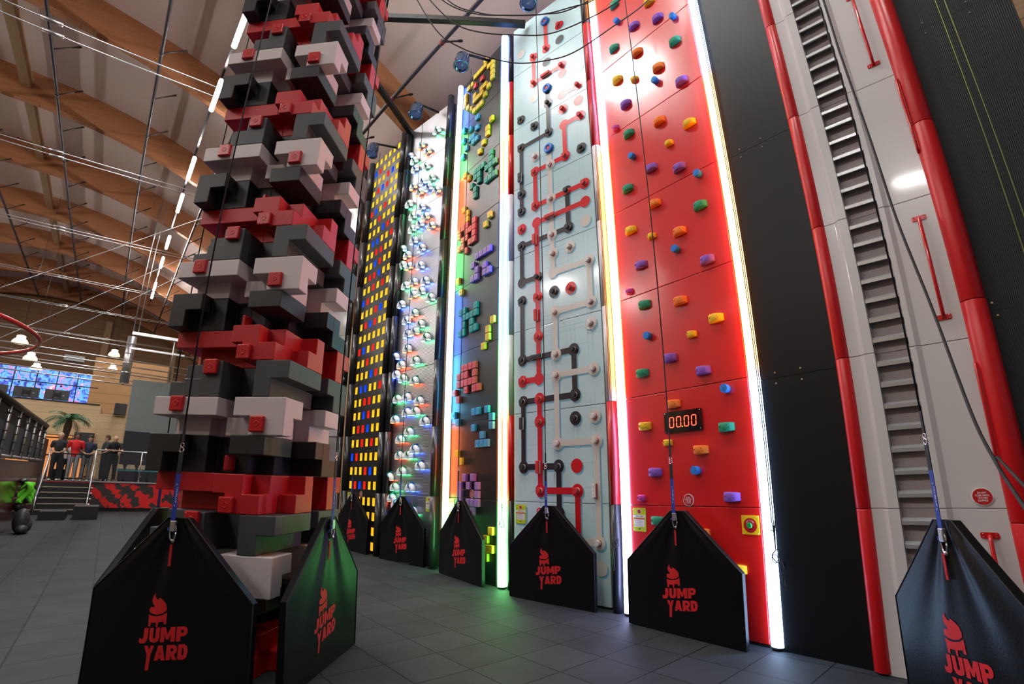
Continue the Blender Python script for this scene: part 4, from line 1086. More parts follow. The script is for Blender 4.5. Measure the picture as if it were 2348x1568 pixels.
def gate(P, Q, label, lift=0.0, tilt=0.0, seed=0):
    P = Vector((*P, 0)); Q = Vector((*Q, 0)); e = (Q - P).normalized(); rz = math.atan2(e.y, e.x)
    t = empty('belay_mat', P + Vector((0, 0, 0.0)), rz, label, 'mat', 'black pentagon mats')
    if tilt: t.rotation_euler = (0, -tilt, rz); t.location.z = 0.0
    rnd = random.Random(seed)
    apx = 0.665
    ph = rnd.uniform(0, 6); am = rnd.uniform(0.006, 0.010)
    def xr(z):
        if z <= GS: return 0.0, GW
        f = (z - GS) / (GT - GS)
        return apx * f - 0.085 * f, GW + (apx + 0.085 - GW) * f
    def fold(x, z):
        dx, dz = x - apx, GT - z + 0.05
        r = math.hypot(dx, dz); th = math.atan2(dx, dz)
        fall = min(1, r / 0.25) * max(0, 1.25 - r)
        fl_ = math.sin(th * 9 + ph) + 0.5 * math.sin(th * 17 + 2 * ph)
        a_, b_ = xr(z)
        edge = min(1, min(x - a_, b_ - x) / 0.08, z / 0.1 + .2)
        return -am * fl_ * fall * max(0, edge)
    nu, nv = 34, 30
    zs = [GS * i / 12 for i in range(12)] + [GS + (GT - GS) * i / (nv - 12) for i in range(nv - 12 + 1)]
    front = []
    for z in zs:
        a_, b_ = xr(z)
        front.append([(a_ + (b_ - a_) * i / nu, -0.026 + fold(a_ + (b_ - a_) * i / nu, z), z + 0.004) for i in range(nu + 1)])
    mb = MB()
    mb.rings(front, close=False, caps=False)
    back = [[(x, 0.026, z) for x, y, z in r_] for r_ in front]
    mb.rings(back, close=False, caps=False, smooth=False)
    mb.build('cover', M_CLOTH, t)
    out = [(0, 0.004), (0, GS), (apx - 0.085, GT), (apx + 0.085, GT), (GW, GS), (GW, 0.004)]
    eb = MB()
    n = len(out)
    for i in range(n):
        a_, b_ = out[i], out[(i + 1) % n]
        eb.add([(a_[0], -0.026, a_[1] + .004), (b_[0], -0.026, b_[1] + .004), (b_[0], 0.026, b_[1] + .004), (a_[0], 0.026, a_[1] + .004)], [(0, 1, 2, 3)])
    eb.build('edge_band', M_CLOTH, t)
    pip = MB(); pip.tube([(x, -0.027, z + .004) for x, z in out[:]], 0.0045, 6); pip.build('piping', M_BLACKWEB, t)
    # print: emblem and two words, following the front surface
    fy = -0.032 - am
    def LP(px, py): return (0.498 + (px - 460) * 0.00146, 0.667 - (py - 678) * 0.0012 + (px - 515) * 0.0002)
    def drape(me):
        for v in me.vertices:
            v.co.y = -0.0282 + fold(v.co.x, v.co.z) + (v.co.y - fy) * 0.0
    def printed(name, polys):
        mb = MB()
        for pl in polys: flat(mb, [LP(*q) for q in pl], fy)
        o = mb.build(name, M_PRINTRED, t)
        bm = bmesh.new(); bm.from_mesh(o.data); bmesh.ops.triangulate(bm, faces=bm.faces)
        bmesh.ops.subdivide_edges(bm, edges=bm.edges, cuts=2); bm.to_mesh(o.data); bm.free()
        drape(o.data)
    printed('flame_emblem', [LOGO_FLAME]); printed('cup_emblem', [LOGO_CUP])
    for s_, x0, z0, w_, h_ in (('JUMP', 0.450, 0.328, 0.388, 0.094), ('YARD', 0.500, 0.218, 0.352, 0.096)):
        mb = MB(); M_ = T(x0, fy, z0) @ Matrix.Rotation(-0.13, 4, 'Y')
        tot = sum(HEAVY[c_][0] for c_ in s_) + 0.09 * 3; x = 0
        for c_ in s_:
            cw, polys = HEAVY[c_]
            for pl in polys:
                pts = [M_ @ Vector(((x + px * cw) / tot * w_ + pz * 0.012, 0, pz * h_)) for px, pz in pl]
                mb.add([tuple(p) for p in pts], [tuple(range(len(pts)))])
            x += cw + 0.09
        o = mb.build('lettering', M_PRINTRED, t)
        bm = bmesh.new(); bm.from_mesh(o.data); bmesh.ops.triangulate(bm, faces=bm.faces)
        bmesh.ops.subdivide_edges(bm, edges=[e_ for e_ in bm.edges if e_.calc_length() > .03], cuts=1); bmesh.ops.triangulate(bm, faces=bm.faces); bm.to_mesh(o.data); bm.free()
        drape(o.data)
    # red pull tag sewn below the eyelet
    MB().box(0.628, 0.650, -0.040, -0.036, 0.85, 0.995).build('pull_tag', M_REDWEB, t)
    MB().box(0.630, 0.646, -0.0415, -0.040, 0.875, 0.90).build('tag_stitching', M_REDWEB, t)
    MB().tube([(0.640 + 0.016 * math.cos(u), -0.036, 1.035 + 0.02 * math.sin(u)) for u in [2 * PI * i / 16 for i in range(17)]], 0.0045, 6).build('eyelet', M_BLACKSTEEL, t)
    return t, P + e * 0.638, rz
def strap(x, y, rz, label, z0=1.05, top=9.5, topx=0.0, topy=0.0, text=True, w=0.017):
    """webbing with buckle, swivel and line going up to the top"""
    t = empty('belay_strap', (x, y, z0), rz, label, 'belay strap', 'blue belay straps')
    # connector
    MB().tube([(0.012 + 0.026 * math.cos(u), -0.05, 0.045 + 0.058 * math.sin(u)) for u in [2 * PI * i / 20 for i in range(21)]], 0.007, 8).build('carabiner', M_CHROME, t)
    MB().box(-0.014, 0.032, -0.062, -0.038, 0.05, 0.125).build('connector_body', M_STEEL, t, bevel=0.006)
    MB().box(-0.034, -0.016, -0.058, -0.042, 0.055, 0.075).build('blue_catch', M_BLUEWEB, t, bevel=0.002)
    MB().ball((0.02, -0.05, -0.012), 0.016, 0.012, 0.014, n=10, m=6).build('connector_joint', M_CHROME, t)
    MB().box(-w, w, -0.052, -0.048, 0.10, 0.45).build('blue_webbing', M_BLUEWEB, t)
    if text:
        M_ = T(0.0065, -0.0523, 0.36) @ Matrix.Rotation(PI / 2, 4, 'Y') @ T(0, 0, -0.006)
        txt('lettering', 'TRUBLUE', 0.115, 0.011, M_WHITEPRINT, t, M_, bold=0.01, depth=0.0004, shear=0.2)
        for z in (0.375, 0.228):
            MB().tube([(0.005 * math.cos(u), -0.0525, z + 0.005 * math.sin(u)) for u in [2 * PI * i / 10 for i in range(11)]], 0.001, 4).build('round_mark', M_WHITEPRINT, t)
    MB().box(-w * .95, w * .95, -0.053, -0.047, 0.45, 0.60).build('black_webbing', M_BLACKWEB, t, bevel=0.001)
    st = MB()
    for i in range(6): st.box(-w * .9, w * .9, -0.0545, -0.0530, 0.465 + i * 0.022, 0.471 + i * 0.022)
    st.build('stitching', M_BLACKWEB, t)
    MB().tube([(0.018 * math.cos(u), -0.05, 0.618 + 0.017 * math.sin(u)) for u in [2 * PI * i / 16 for i in range(17)]], 0.0045, 8).build('swivel_ring', M_CHROME, t)
    MB().tube([(0.015 * math.cos(u), -0.05, 0.652 + 0.015 * math.sin(u)) for u in [2 * PI * i / 16 for i in range(17)]], 0.0045, 8).build('swivel_ring', M_CHROME, t)
    MB().box(-0.010, 0.010, -0.054, -0.046, 0.66, 0.80).build('line_end', M_BLACKWEB, t)
    MB().tube([(0, -0.05, 0.80), (topx, -0.05 + topy, top - z0)], 0.0065, 6).build('line', M_BLACKWEB, t)
    return t
GATES = [
 ((1.225, 5.605), (2.008, 4.533), 'black pentagon mat with red logo standing before the red wall', 'blue strap clipped to the mat of the red wall', 0.300, 5.20),
 ((-0.033, 6.975), (0.929, 6.083), 'black pentagon mat with red logo standing before the pale blue wall', 'blue strap clipped to the mat of the pale blue wall', 0.060, 6.53),
 ((-1.180, 8.594), (-0.420, 7.499), 'black pentagon mat with red logo before the block grip wall', 'blue strap clipped to the mat of the block grip wall', -0.105, 8.05),
 ((-2.520, 9.963), (-1.561, 9.107), 'black pentagon mat with red logo before the perforated steel wall', 'blue strap clipped to the mat of the steel wall', -0.212, 9.75),
 ((-3.820, 11.287), (-2.890, 10.35), 'farthest black pentagon mat, before the slotted black wall', 'farthest blue strap, at the slotted black wall', -0.306, 11.2),
 ((-3.017, 3.603), (-1.700, 3.442), 'largest dark mat with red logo in front of the block tower', 'blue strap clipped to the mat in front of the block tower', -0.586, 4.22),
 ((-1.552, 3.530), (-1.461, 4.897), 'mat glowing green on the right side of the block tower', 'blue strap clipped to the mat right of the block tower', -0.345, 4.45),
 ((-3.13, 4.98), (-3.06, 3.69), 'dark mat seen edge-on along the left side of the block tower', 'blue strap half hidden left behind the block tower', -0.606, 5.35),
 ((2.62, 3.41), (2.37, 2.12), 'nearest mat with red logo at the right edge by the white column', 'blue strap clipped to the mat by the white column', 0.7225, 3.80)]
for i, (P, Q, l1, l2, az_, d_) in enumerate(GATES):
    t, c, rz = gate(P, Q, l1, seed=i + 3, tilt=0.035 if i == 8 else 0.0)
    e = Vector((math.cos(rz), math.sin(rz), 0)); nrm = Vector((e.y, -e.x, 0))
    x, y = c.x, c.y
    lx = 0.0
    strap(x, y, rz, l2, z0=1.035, w=0.019)
# loose dark line sagging down beside the strap of the column
def zline(label, pts, r=0.0095, name='loose_line'):
    o = MB().tube(pts, r, 8).build(name, M_ROPE)
    return tag(o, label, 'line')
def bez(pts, n=6):
    """smooth curve through points (Catmull-Rom)"""
    P = [Vector(p) for p in pts]; P = [P[0]] + P + [P[-1]]; out = []
    for i in range(1, len(P) - 2):
        for k in range(n):
            u = k / n
            out.append(0.5 * ((2 * P[i]) + (P[i + 1] - P[i - 1]) * u + (2 * P[i - 1] - 5 * P[i] + 4 * P[i + 1] - P[i + 2]) * u * u + (3 * P[i] - P[i - 1] - 3 * P[i + 1] + P[i + 2]) * u ** 3))
    out.append(P[-2])
    return out
def azp(a_, t_, d):       # direction azimuth, tangent of elevation, horizontal distance
    return Vector((d * math.sin(a_), d * math.cos(a_), 1.5 + d * t_))
zline('dark loose line sagging across the white column toward the right edge', bez([azp(0.86, -0.16, 3.1), azp(0.8258, -0.064, 3.3), azp(0.8043, 0.002, 3.5), azp(0.7863, 0.083, 3.65), azp(0.7655, 0.259, 3.9), azp(0.7463, 0.428, 4.05), azp(0.7388, 0.598, 4.15), azp(0.7314, 0.782, 4.2), azp(0.7298, 0.953, 4.2), azp(0.729, 1.9, 4.2)]))
zline('second dark line crossing low over the right red padding', bez([azp(0.92, -0.17, 3.0), azp(0.87, -0.11, 3.1), azp(0.832, -0.035, 3.3), azp(0.8065, 0.012, 3.48)]), 0.008)
# black cable swags overhead
for i, l in enumerate([[(-1.5, 4.5, 7.9), (-1.19, 4.5, 7.14), (-0.89, 4.5, 6.56), (-0.6, 4.5, 6.3), (-0.31, 4.5, 6.16), (0.02, 4.5, 6.06), (0.34, 4.5, 6.09), (0.7, 4.5, 6.23), (1.2, 4.5, 6.67), (1.68, 4.5, 7.15), (2.2, 4.5, 8.0)],
    [(-1.4, 4.5, 7.8), (-1.03, 4.5, 7.13), (-0.69, 4.5, 6.7), (-0.37, 4.5, 6.55), (-0.01, 4.5, 6.51), (0.4, 4.5, 6.52), (0.83, 4.5, 6.74), (1.32, 4.5, 7.13), (2.0, 4.5, 7.9)],
    [(-1.3, 4.5, 7.8), (-0.88, 4.5, 7.13), (-0.49, 4.5, 6.88), (-0.11, 4.5, 6.84), (0.36, 4.5, 6.86), (0.74, 4.5, 7.0), (0.99, 4.5, 7.12), (1.8, 4.5, 7.8)],
    [(-1.2, 4.52, 7.8), (-0.80, 4.52, 7.13), (-0.45, 4.52, 6.92), (-0.11, 4.52, 6.86), (0.36, 4.52, 6.88), (0.78, 4.52, 7.02), (1.8, 4.52, 7.8)]]):
    zline('black cable swag hanging across the top of the view, %s of four' % up(i), bez([(x, 4.5 + (y - 4.5), z) for x, y, z in l]), 0.0075, 'cable')
# grey cord and socket at the foot of the steel wall
t = empty('floor_socket', on(F4, 1.18, 0.02, -0.10), F4[1], 'small pale socket box on the floor at the foot of the steel wall', 'socket')
MB().box(-0.08, 0.06, -0.05, 0.05, 0.0, 0.14).build('case', mat('cream_plastic', (0.60, 0.60, 0.50), rough=0.4), t, bevel=0.015)
MB().tube([(0.0, -0.052, 0.15), (-0.04, -0.08, 0.05), (-0.12, -0.11, 0.0), (-0.32, -0.12, -0.01), (-0.5, -0.05, -0.01)], 0.007, 6).build('flex', M_ROPE, t)

# ---------------------------------------------------------------- linear lamps
M_LAMP = mat('lit_lamp_diffuser', (0.9, 0.9, 0.9), emit=(1.0, 0.97, 0.93), estr=LAMP_POWER, bump=0)
M_LAMPFAR = M_LAMP
M_ALU = mat('lamp_housing', (0.5, 0.5, 0.5), rough=0.4, metal=0.5)
def linear_lamp(a, b, z, ln, label):
    t = empty('linear_lamp', H(a, b, z), HROT, label, 'ceiling lamp', 'linear ceiling lamps')
    MB().rings([[(0.068 * math.cos(u), y, -0.02 + 0.060 * math.sin(u)) for u in [PI * k / 8 for k in range(9)]] + [(0.062 * math.cos(u), y, -0.02 + 0.054 * math.sin(u)) for u in [PI * k / 8 for k in range(8, -1, -1)]] for y in (-ln / 2 - 0.02, ln / 2 + 0.02)]).build('housing', M_ALU, t)
    MB().rings([[(0.062 * math.cos(u), y, -0.02 + 0.052 * math.sin(u)) for u in [2 * PI * k / 12 for k in range(12)]] for y in (-ln / 2, ln / 2)]).build('diffuser', M_LAMP, t)
    for y in (-ln / 2 + .1, ln / 2 - .1):
        MB().tube([(0, y, 0.07), (0, y, 0.3)], 0.006, 6).build('hanger', M_BLACKSTEEL, t)
    return t
for i, (a, ln) in enumerate(LAMPS):
    linear_lamp(a, 0.65, LAMP_Z, ln, 'glowing linear lamp in the line left of the tower, %s from the camera end' % WORDS[i] if i < 11 else '')
t = MB().box(-0.03, 0.03, -4.0, 37.5, LAMP_Z + 0.3, LAMP_Z + 0.36).build('lamp_rail', M_BLACKSTEEL, rz=HROT, loc=H(0, 0.65, 0)); tag(t, 'thin dark rail carrying the line of ceiling lamps', 'lamp rail')
for i, (a, ln) in enumerate(LAMPS):
    linear_lamp(a, -10.5, 11.3, ln, 'linear lamp in the far left line over the hall, %s from the camera end' % WORDS[i])

# ---------------------------------------------------------------- sprinkler pipes under the roof
for i, (b, z, a0_, a1_) in enumerate([(-6.1, 12.95, -2, 44), (-3.55, 12.85, -2, 44), (-0.92, 12.45, -2, 44), (1.44, 11.65, -2, 44), (4.15, 10.40, -2, 44)]):
    t = empty('sprinkler_pipe', H(0, b, z), HROT, 'dark sprinkler pipe under the roof, %s from the left' % ['leftmost', 'second', 'third', 'fourth', 'rightmost, above the climbing walls,'][i] if i != 4 else 'dark sprinkler pipe under the roof above the climbing walls', 'pipe', 'sprinkler pipes')
    if i == 0: t['label'] = 'dark sprinkler pipe under the roof, leftmost of the row'
    MB().tube([(0, a0_, 0), (0, a1_, 0)], 0.048, 10).build('pipe', M_PIPEDARK, t)
    proto_b = None
    k = 0
    a = 0.6
    while a < 43:
        if proto_b is None:
            mb = MB(); mb.tube([(0, 0, 0), (0.28, 0.05, 0.26), (0.50, 0.09, 0.46)], 0.022, 8); mb.tube([(0.48, .085, .44), (0.56, .1, .51)], 0.034, 8)
            proto_b = mb.build('branch', M_PIPEDARK, t); o = proto_b
        else:
            o = proto_b.copy(); COL.objects.link(o)
        o.location = (0, a, 0)
        c_ = MB().tube([(0, a - 0.05, 0), (0, a + 0.05, 0)], 0.062, 10).build('coupling', M_PIPEDARK if i != 4 else mat('rust_red_coupling', (0.22, 0.03, 0.03)), t) if k % 2 == 0 or i == 4 else None
        a += 2.2; k += 1

# ---------------------------------------------------------------- steel cable pairs spanning the hall
for i, (a, z) in enumerate([(9.79, 9.0), (14.5, 9.0), (19.55, 9.0), (24.9, 9.0), (29.6, 9.0), (35.9, 9.0)]):
    t = empty('cable_pair', H(a, 0, z), HROT, 'pair of bright steel cables spanning the hall, %s from the camera' % WORDS[i], 'cable', 'steel cable pairs')
    d = 0.32 if i == 0 else 0.26
    for q in (0, 1):
        MB().tube([(-16, q * d, 0), (3.1, q * d, 0)], 0.012, 6).build('cable', M_STEEL, t)
        MB().tube([(-2.45 - .2 * i, q * d, 0), (-2.15 - .2 * i, q * d, 0)], 0.035, 8).build('turnbuckle', M_STEEL, t)

# red hoop and its stay wires
t = empty('red_hoop', H(10.4, -4.1, 3.5), HROT, 'large red hoop hanging at the left edge over the hall', 'hoop')
R_ = 2.8
MB().tube([(R_ * math.cos(u), R_ * math.sin(u), 0) for u in [2 * PI * k / 96 for k in range(97)]], 0.036, 10, caps=False).build('ring', M_REDPOLE, t)
for k, u in enumerate((0.25, 1.0, 2.2, 3.4, 4.6, 5.6)):
    MB().tube([(R_ * math.cos(u), R_ * math.sin(u), 0.03), (R_ * math.cos(u) + (4.5 if math.cos(u) > 0 else -1.5), R_ * math.sin(u) + 4.0, 5.2)], 0.007, 5).build('stay_wire', M_STEEL, t)

# ---------------------------------------------------------------- braces and spotlights above the climbing walls
def bar(name, p, q, w, label, cat='beam', m=M_BLACKSTEEL):
    p, q = Vector(p), Vector(q); d = (q - p); l = d.length
    o = MB().box(-w / 2, w / 2, 0, l, -w / 2, w / 2).build(name, m, bevel=0.004)
    o.location = p
    o.rotation_mode = 'QUATERNION'; o.rotation_quaternion = Vector((0, 1, 0)).rotation_difference(d.normalized())
    return tag(o, label, cat)
bar('brace_beam', (-2.75, 6.70, 9.5), (0.22, 6.90, 9.45), 0.11, 'level black brace beam from the block tower to the pale blue wall')
bar('brace_beam', (-2.95, 8.20, 9.5), (-2.44, 10.2, 9.5), 0.11, 'black brace beam slanting down to the perforated steel wall')
bar('brace_beam', (-1.55, 4.6, 9.5), (-2.95, 8.20, 9.5), 0.09, 'black brace beam partly hidden behind the block tower')
def spotlight(p, q, label, aim):
    t = empty('spotlight', p, 0, label, 'spotlight', 'spotlights above the climbing walls')
    v = Vector(q) - Vector(p)
    arm = MB(); arm.tube([(0, 0, 0.22), (v.x, v.y, v.z + 0.22)], 0.035, 4); arm.build('arm', M_BLACKSTEEL, t)
    MB().tube([(0, 0, 0.22), (0, 0, 0.08)], 0.012, 8).build('clamp', M_CHROME, t)
    d = (Vector(aim) - Vector(p)).normalized()
    Mx = d.to_track_quat('Z', 'Y').to_matrix().to_4x4() @ Matrix.Scale(1.25, 4)
    MB().lathe([(0.05, -0.13), (0.10, -0.12), (0.115, -0.02), (0.115, 0.10), (0.125, 0.115), (0.105, 0.115), (0.10, 0.06), (0.01, 0.055)], 20, M=Mx).build('housing', mat('blue_black_lamp_can', (0.16, 0.26, 0.45), rough=0.15, metal=0.9, bump=0), t)
    MB().lathe([(0.001, 0.07), (0.098, 0.072), (0.098, 0.078), (0.001, 0.080)], 16, M=Mx).build('lens', mat('spot_lens', (0.03, 0.05, 0.12), rough=0.1, emit=(0.3, 0.45, 1.0), estr=0.12, bump=0), t)
    MB().tube([Mx @ Vector((0.118, 0, 0)), Mx @ Vector((0.15, 0, -0.04)), Vector((0.05, 0, 0.16)), Mx @ Vector((-0.15, 0, -0.04)), Mx @ Vector((-0.118, 0, 0))], 0.008, 6).build('yoke', M_CHROME, t)
    return t
spotlight((-1.00, 7.62, 9.28), (-0.45, 7.86, 9.30), 'black spotlight with bluish lens above the block grip wall', (-1.6, 7.0, 3.0))
spotlight((-2.14, 9.02, 9.28), (-1.70, 9.35, 9.28), 'black spotlight with bluish lens above the perforated steel wall', (-2.9, 8.2, 3.0))
spotlight((-3.48, 10.40, 9.28), (-2.95, 10.62, 9.28), 'farthest black spotlight, above the slotted black wall', (-4.2, 9.5, 3.0))
spotlight((0.28, 6.34, 9.42), (0.85, 6.45, 9.42), 'black spotlight cut by the top of the photo above the pale blue wall', (-0.4, 5.6, 4.0))

# ---------------------------------------------------------------- raised platform with stairs at the far end
M_BLACKTREAD = mat('black_rubber_step', (0.022, 0.023, 0.025), rough=0.6, namt=0.2)
M_NOSE = mat('pale_step_edge', (0.55, 0.46, 0.36), rough=0.5)
def hbox(name, a0_, a1_, b0, b1, z0, z1, m, label=None, cat=None, parent=None, bevel=0.0, kind=None, group=None):
    o = MB().box(b0, b1, a0_, a1_, z0, z1).build(name, m, parent, rz=HROT if parent is None else None, bevel=bevel)
    return tag(o, label, cat, group, kind)
def splash_material():
    m = bpy.data.materials.new('red_and_black_graffiti_print'); m.use_nodes = True
    nt = m.node_tree; b = nt.nodes['Principled BSDF']
    tc = nd(nt, 'ShaderNodeTexCoord')
    n = nd(nt, 'ShaderNodeTexNoise'); n.inputs['Scale'].default_value = 2.6; n.inputs['Detail'].default_value = 2.0; n.inputs['Distortion'].default_value = 1.8
    nt.links.new(tc.outputs['Object'], n.inputs['Vector'])
    w = nd(nt, 'ShaderNodeTexWave', wave_type='BANDS', bands_direction='DIAGONAL'); w.inputs['Scale'].default_value = 0.9; w.inputs['Distortion'].default_value = 5.0; w.inputs['Detail'].default_value = 1.5
    nt.links.new(tc.outputs['Object'], w.inputs['Vector'])
    f = mathn(nt, 'GREATER_THAN', mathn(nt, 'ADD', n.outputs['Fac'], mathn(nt, 'MULTIPLY', w.outputs['Fac'], 0.28)), 0.62)
    nt.links.new(mixc(nt, f, (0.04, 0.035, 0.035), (0.75, 0.02, 0.02)), b.inputs['Base Color']); b.inputs['Roughness'].default_value = 0.45
    return m
PA = 22.5
plat = empty('platform', H(PA, 0, 0), HROT, 'raised viewing platform with a red and black graffiti front', 'platform')
MB().box(-4.5, 6.0, 0.06, 9.0, 0.06, 1.00).build('deck', M_BLACKTREAD, plat)
MB().box(-0.42, 6.0, 0.0, 0.06, 0.12, 1.0).build('graffiti_front', splash_material(), plat)
MB().box(-0.42, 6.0, 0.02, 0.08, 0.0, 0.12).build('painted_shadow', M_DARK, plat)  # near-black strip stands in for the shadow under the front
MB().box(-0.46, 6.0, -0.05, 0.05, 1.0, 1.05).build('steel_edge', M_STEEL, plat)
st = empty('staircase', H(20.85, 0, 0), HROT, 'black staircase with pale step edges and a red top edge leading to the platform', 'stairs')
for i in range(6):
    z1 = 1.0 * (i + 1) / 6
    MB().box(-1.78, -0.46, 0.275 * i, 1.65, 1.0 * i / 6 if i else 0, z1).build('step', M_BLACKTREAD, st)
    MB().box(-1.77, -0.47, 0.275 * i - 0.012, 0.275 * i + 0.03, z1 - 0.022, z1 + 0.004).build('step_edge', M_NOSE if i < 5 else mat('red_step_edge', (0.45, 0.01, 0.02)), st)
for b in (-1.80, -0.44):
    MB().tube([(b, 0.05, 0.55), (b, 1.70, 1.62), (b, 1.72, 2.06), (b, 1.72, 1.05)], 0.028, 8).build('handrail', M_STEEL, st)
    MB().tube([(b, 0.0, 0.0), (b, 0.05, 0.55)], 0.024, 8).build('post', M_STEEL, st)
    for i in range(5):
        MB().ball((b + (-.05 if b < -1 else .05), 0.05 + 0.30 * i, 0.17 * i + 0.12), 0.05, 0.03, 0.04, n=8, m=5).build('bracket', M_STEEL, st)
rl = empty('railing', H(PA, 0, 1.05), HROT, 'steel railing with see-through panels along the platform edge', 'railing')
MB().tube([(-0.44, 0, 1.08), (3.2, 0, 1.08)], 0.026, 8).build('top_rail', M_STEEL, rl)
for b in (-0.44, 1.03, 2.5):
    MB().tube([(b, 0, 0), (b, 0, 1.08)], 0.024, 8).build('post', M_STEEL, rl)
    for z in (0.2, 0.4, 0.6, 0.8):
        MB().ball((b + 0.04, 0, z), 0.035, 0.015, 0.015, n=6, m=4).build('panel_clip', M_STEEL, rl)
M_GLASS = mat('smoked_panel', (0.05, 0.055, 0.06), rough=0.08, alpha=0.28, bump=0)
for b0, b1 in ((-0.38, 0.97), (1.09, 2.44)):
    MB().box(b0, b1, -0.006, 0.006, 0.06, 1.0).build('panel', M_GLASS, rl)
gt = empty('stair_gate', H(PA + 0.05, 0, 1.0), HROT, 'black barred gate at the top of the stairs', 'gate')
MB().box(-1.74, -0.5, -0.012, 0.012, 0.92, 0.96).build('top_bar', M_BLACKSTEEL, gt)
MB().box(-1.74, -0.5, -0.012, 0.012, 0.08, 0.11).build('bottom_bar', M_BLACKSTEEL, gt)
for i in range(12):
    MB().box(-1.73 + i * 0.11, -1.715 + i * 0.11, -0.008, 0.008, 0.1, 0.93).build('bar', M_BLACKSTEEL, gt)
# two low boxes on the floor before the stairs
M_BOXBLK = mat('black_rubber_box', (0.020, 0.021, 0.023), rough=0.5)
hbox('step_box', 18.9, 19.9, -1.50, -0.86, 0, 0.24, M_BOXBLK, 'lower black box on the floor in front of the stairs', 'box', bevel=0.01)
hbox('step_box', 18.95, 19.75, -0.70, -0.08, 0, 0.38, M_BOXBLK, 'taller black box on the floor right of the lower one', 'box', bevel=0.01)

# padded fence at the left
M_NET = mat('dark_net_fabric', (0.028, 0.034, 0.045), rough=0.7, nscale=200, namt=0.4)
M_REDGLOSS = mat('dark_red_gloss_board', (0.12, 0.022, 0.022), rough=0.18, nscale=1.2, namt=0.6, bump=0.02, coat=0.5)
fe = empty('net_fence', H(0, -1.80, 0), HROT, 'long fence with dark netting above glossy dark red boards at the left', 'fence')
MB().box(-0.05, 0.0, 8.5, 20.15, 0.0, 1.60).build('board', M_REDGLOSS, fe)
MB().box(-0.04, -0.02, 8.5, 19.8, 1.70, 2.62).build('netting', M_NET, fe)
MB().tube([(0, 8.5, 1.66), (0, 20.2, 1.66)], 0.035, 8).build('lower_rail', M_STEEL, fe)
MB().tube([(0, 8.5, 2.68), (0, 19.8, 2.68)], 0.075, 10).build('top_padding', M_BLACKPAD, fe)
for a in (8.9, 10.3, 11.6, 12.93, 14.28, 15.7, 17.1, 18.45, 19.75):
    MB().tube([(0.01, a, 1.62), (0.01, a, 2.66)], 0.032, 8).build('post', M_STEEL, fe)
    for z in (1.78, 1.95, 2.12, 2.29, 2.46):
        MB().tube([(0.01, a, z), (0.01, a, z + 0.025)], 0.040, 8).build('net_tie', M_BLACKWEB, fe)
hbox('dark_fence_end', 20.2, 21.6, -2.1, -1.82, 0.0, 2.35, M_BLACKPAD, 'dark padded end post of the net fence beside the stairs', 'padded post')
# bibs hung on the boards and a backpack on the floor
M_BIB = mat('neon_green_bib', (0.18, 0.85, 0.04), rough=0.7, nscale=40, namt=0.3, bump=0.3, emit=(0.1, 0.6, 0.02), estr=0.0)
bib = empty('bib_bundle', H(16.6, -1.74, 0.82), HROT, 'bundle of neon green vests hung on the dark red boards', 'vests')
rnd = random.Random(5)
MB().ball((0, 0.1, 0.30), 0.10, 0.28, 0.06).build('hanging_rail', M_BLACKPAD, bib)
for k in range(7):
    y = -0.30 + k * 0.10
    pts = []
    w = 0.10; h = rnd.uniform(0.38, 0.55)
    rs = []
    for j in range(7):
        z = 0.28 - h * j / 6
        rs.append([(0.12 + 0.09 * math.sin(j * 0.8 + k) + 0.07 * math.cos(q), y + (w * (0.35 + 0.35 * math.sin(j * .8 + .5))) * math.sin(q) + rnd.uniform(-.015, .015), z) for q in [2 * PI * i / 8 for i in range(8)]])
    MB().rings(rs).build('vest', M_BIB if k not in (2, 6) else mat('black_harness_strap', (0.02, 0.02, 0.02)), bib)
MB().ball((0.04, 0.0, -0.30), 0.12, 0.30, 0.14).build('harness', mat('black_harness_strap', (0.02, 0.02, 0.02)), bib)
bp_ = empty('backpack', H(15.45, -1.50, 0), HROT, 'dark grey backpack leaning on the floor at the left edge', 'backpack')
M_BAG = mat('dark_grey_nylon', (0.03, 0.034, 0.045), rough=0.5, nscale=60, namt=0.4, bump=0.3)
MB().ball((0, 0, 0.26), 0.16, 0.22, 0.28, n=14, m=10).build('body', M_BAG, bp_)
MB().ball((0.08, 0.06, 0.16), 0.13, 0.20, 0.16, n=12, m=8).build('front_pocket', M_BAG, bp_)
MB().ball((0.05, -0.22, 0.10), 0.12, 0.16, 0.10, n=12, m=8).build('side_flap', M_BAG, bp_)
MB().tube([(-0.10, -0.1, 0.38), (-0.02, -0.16, 0.34), (0.02, -0.2, 0.15), (0.02, -0.2, 0.02)], 0.018, 6).build('shoulder_strap', M_BLACKWEB, bp_)
MB().tube([(0.03, -0.05, 0.44), (0.05, 0.0, 0.49), (0.03, 0.05, 0.44)], 0.010, 6).build('top_handle', M_BLACKWEB, bp_)

# wooden balcony box, screens, monitors
M_PLY = wood_material('pale_plywood', (0.48, 0.33, 0.17), (0.72, 0.54, 0.32), axis=0, scale=2.0, plank=0.30)
M_PLYD = wood_material('amber_plywood', (0.30, 0.15, 0.055), (0.52, 0.30, 0.13), axis=0, scale=2.0, plank=0.6)
bal = empty('balcony_front', H(30, 0, 0), HROT, 'pale plywood balcony box behind the palm', 'balcony')
MB().box(-9.0, -0.79, 0, 0.12, 2.95, 4.45).build('front_board', M_PLY, bal)
MB().box(-0.79, -0.72, 0, 5.0, 2.95, 4.45).build('side_board', M_PLY, bal)
MB().box(-9.0, -0.79, -0.03, 0.15, 4.45, 4.50).build('cap_rail', M_BLACKSTEEL, bal)
hbox('plywood_partition', 29.2, 29.4, -0.72, 0.42, 1.0, 3.98, M_PLY, 'pale plywood partition between the palm and the grey screen', 'partition', bevel=0.01)
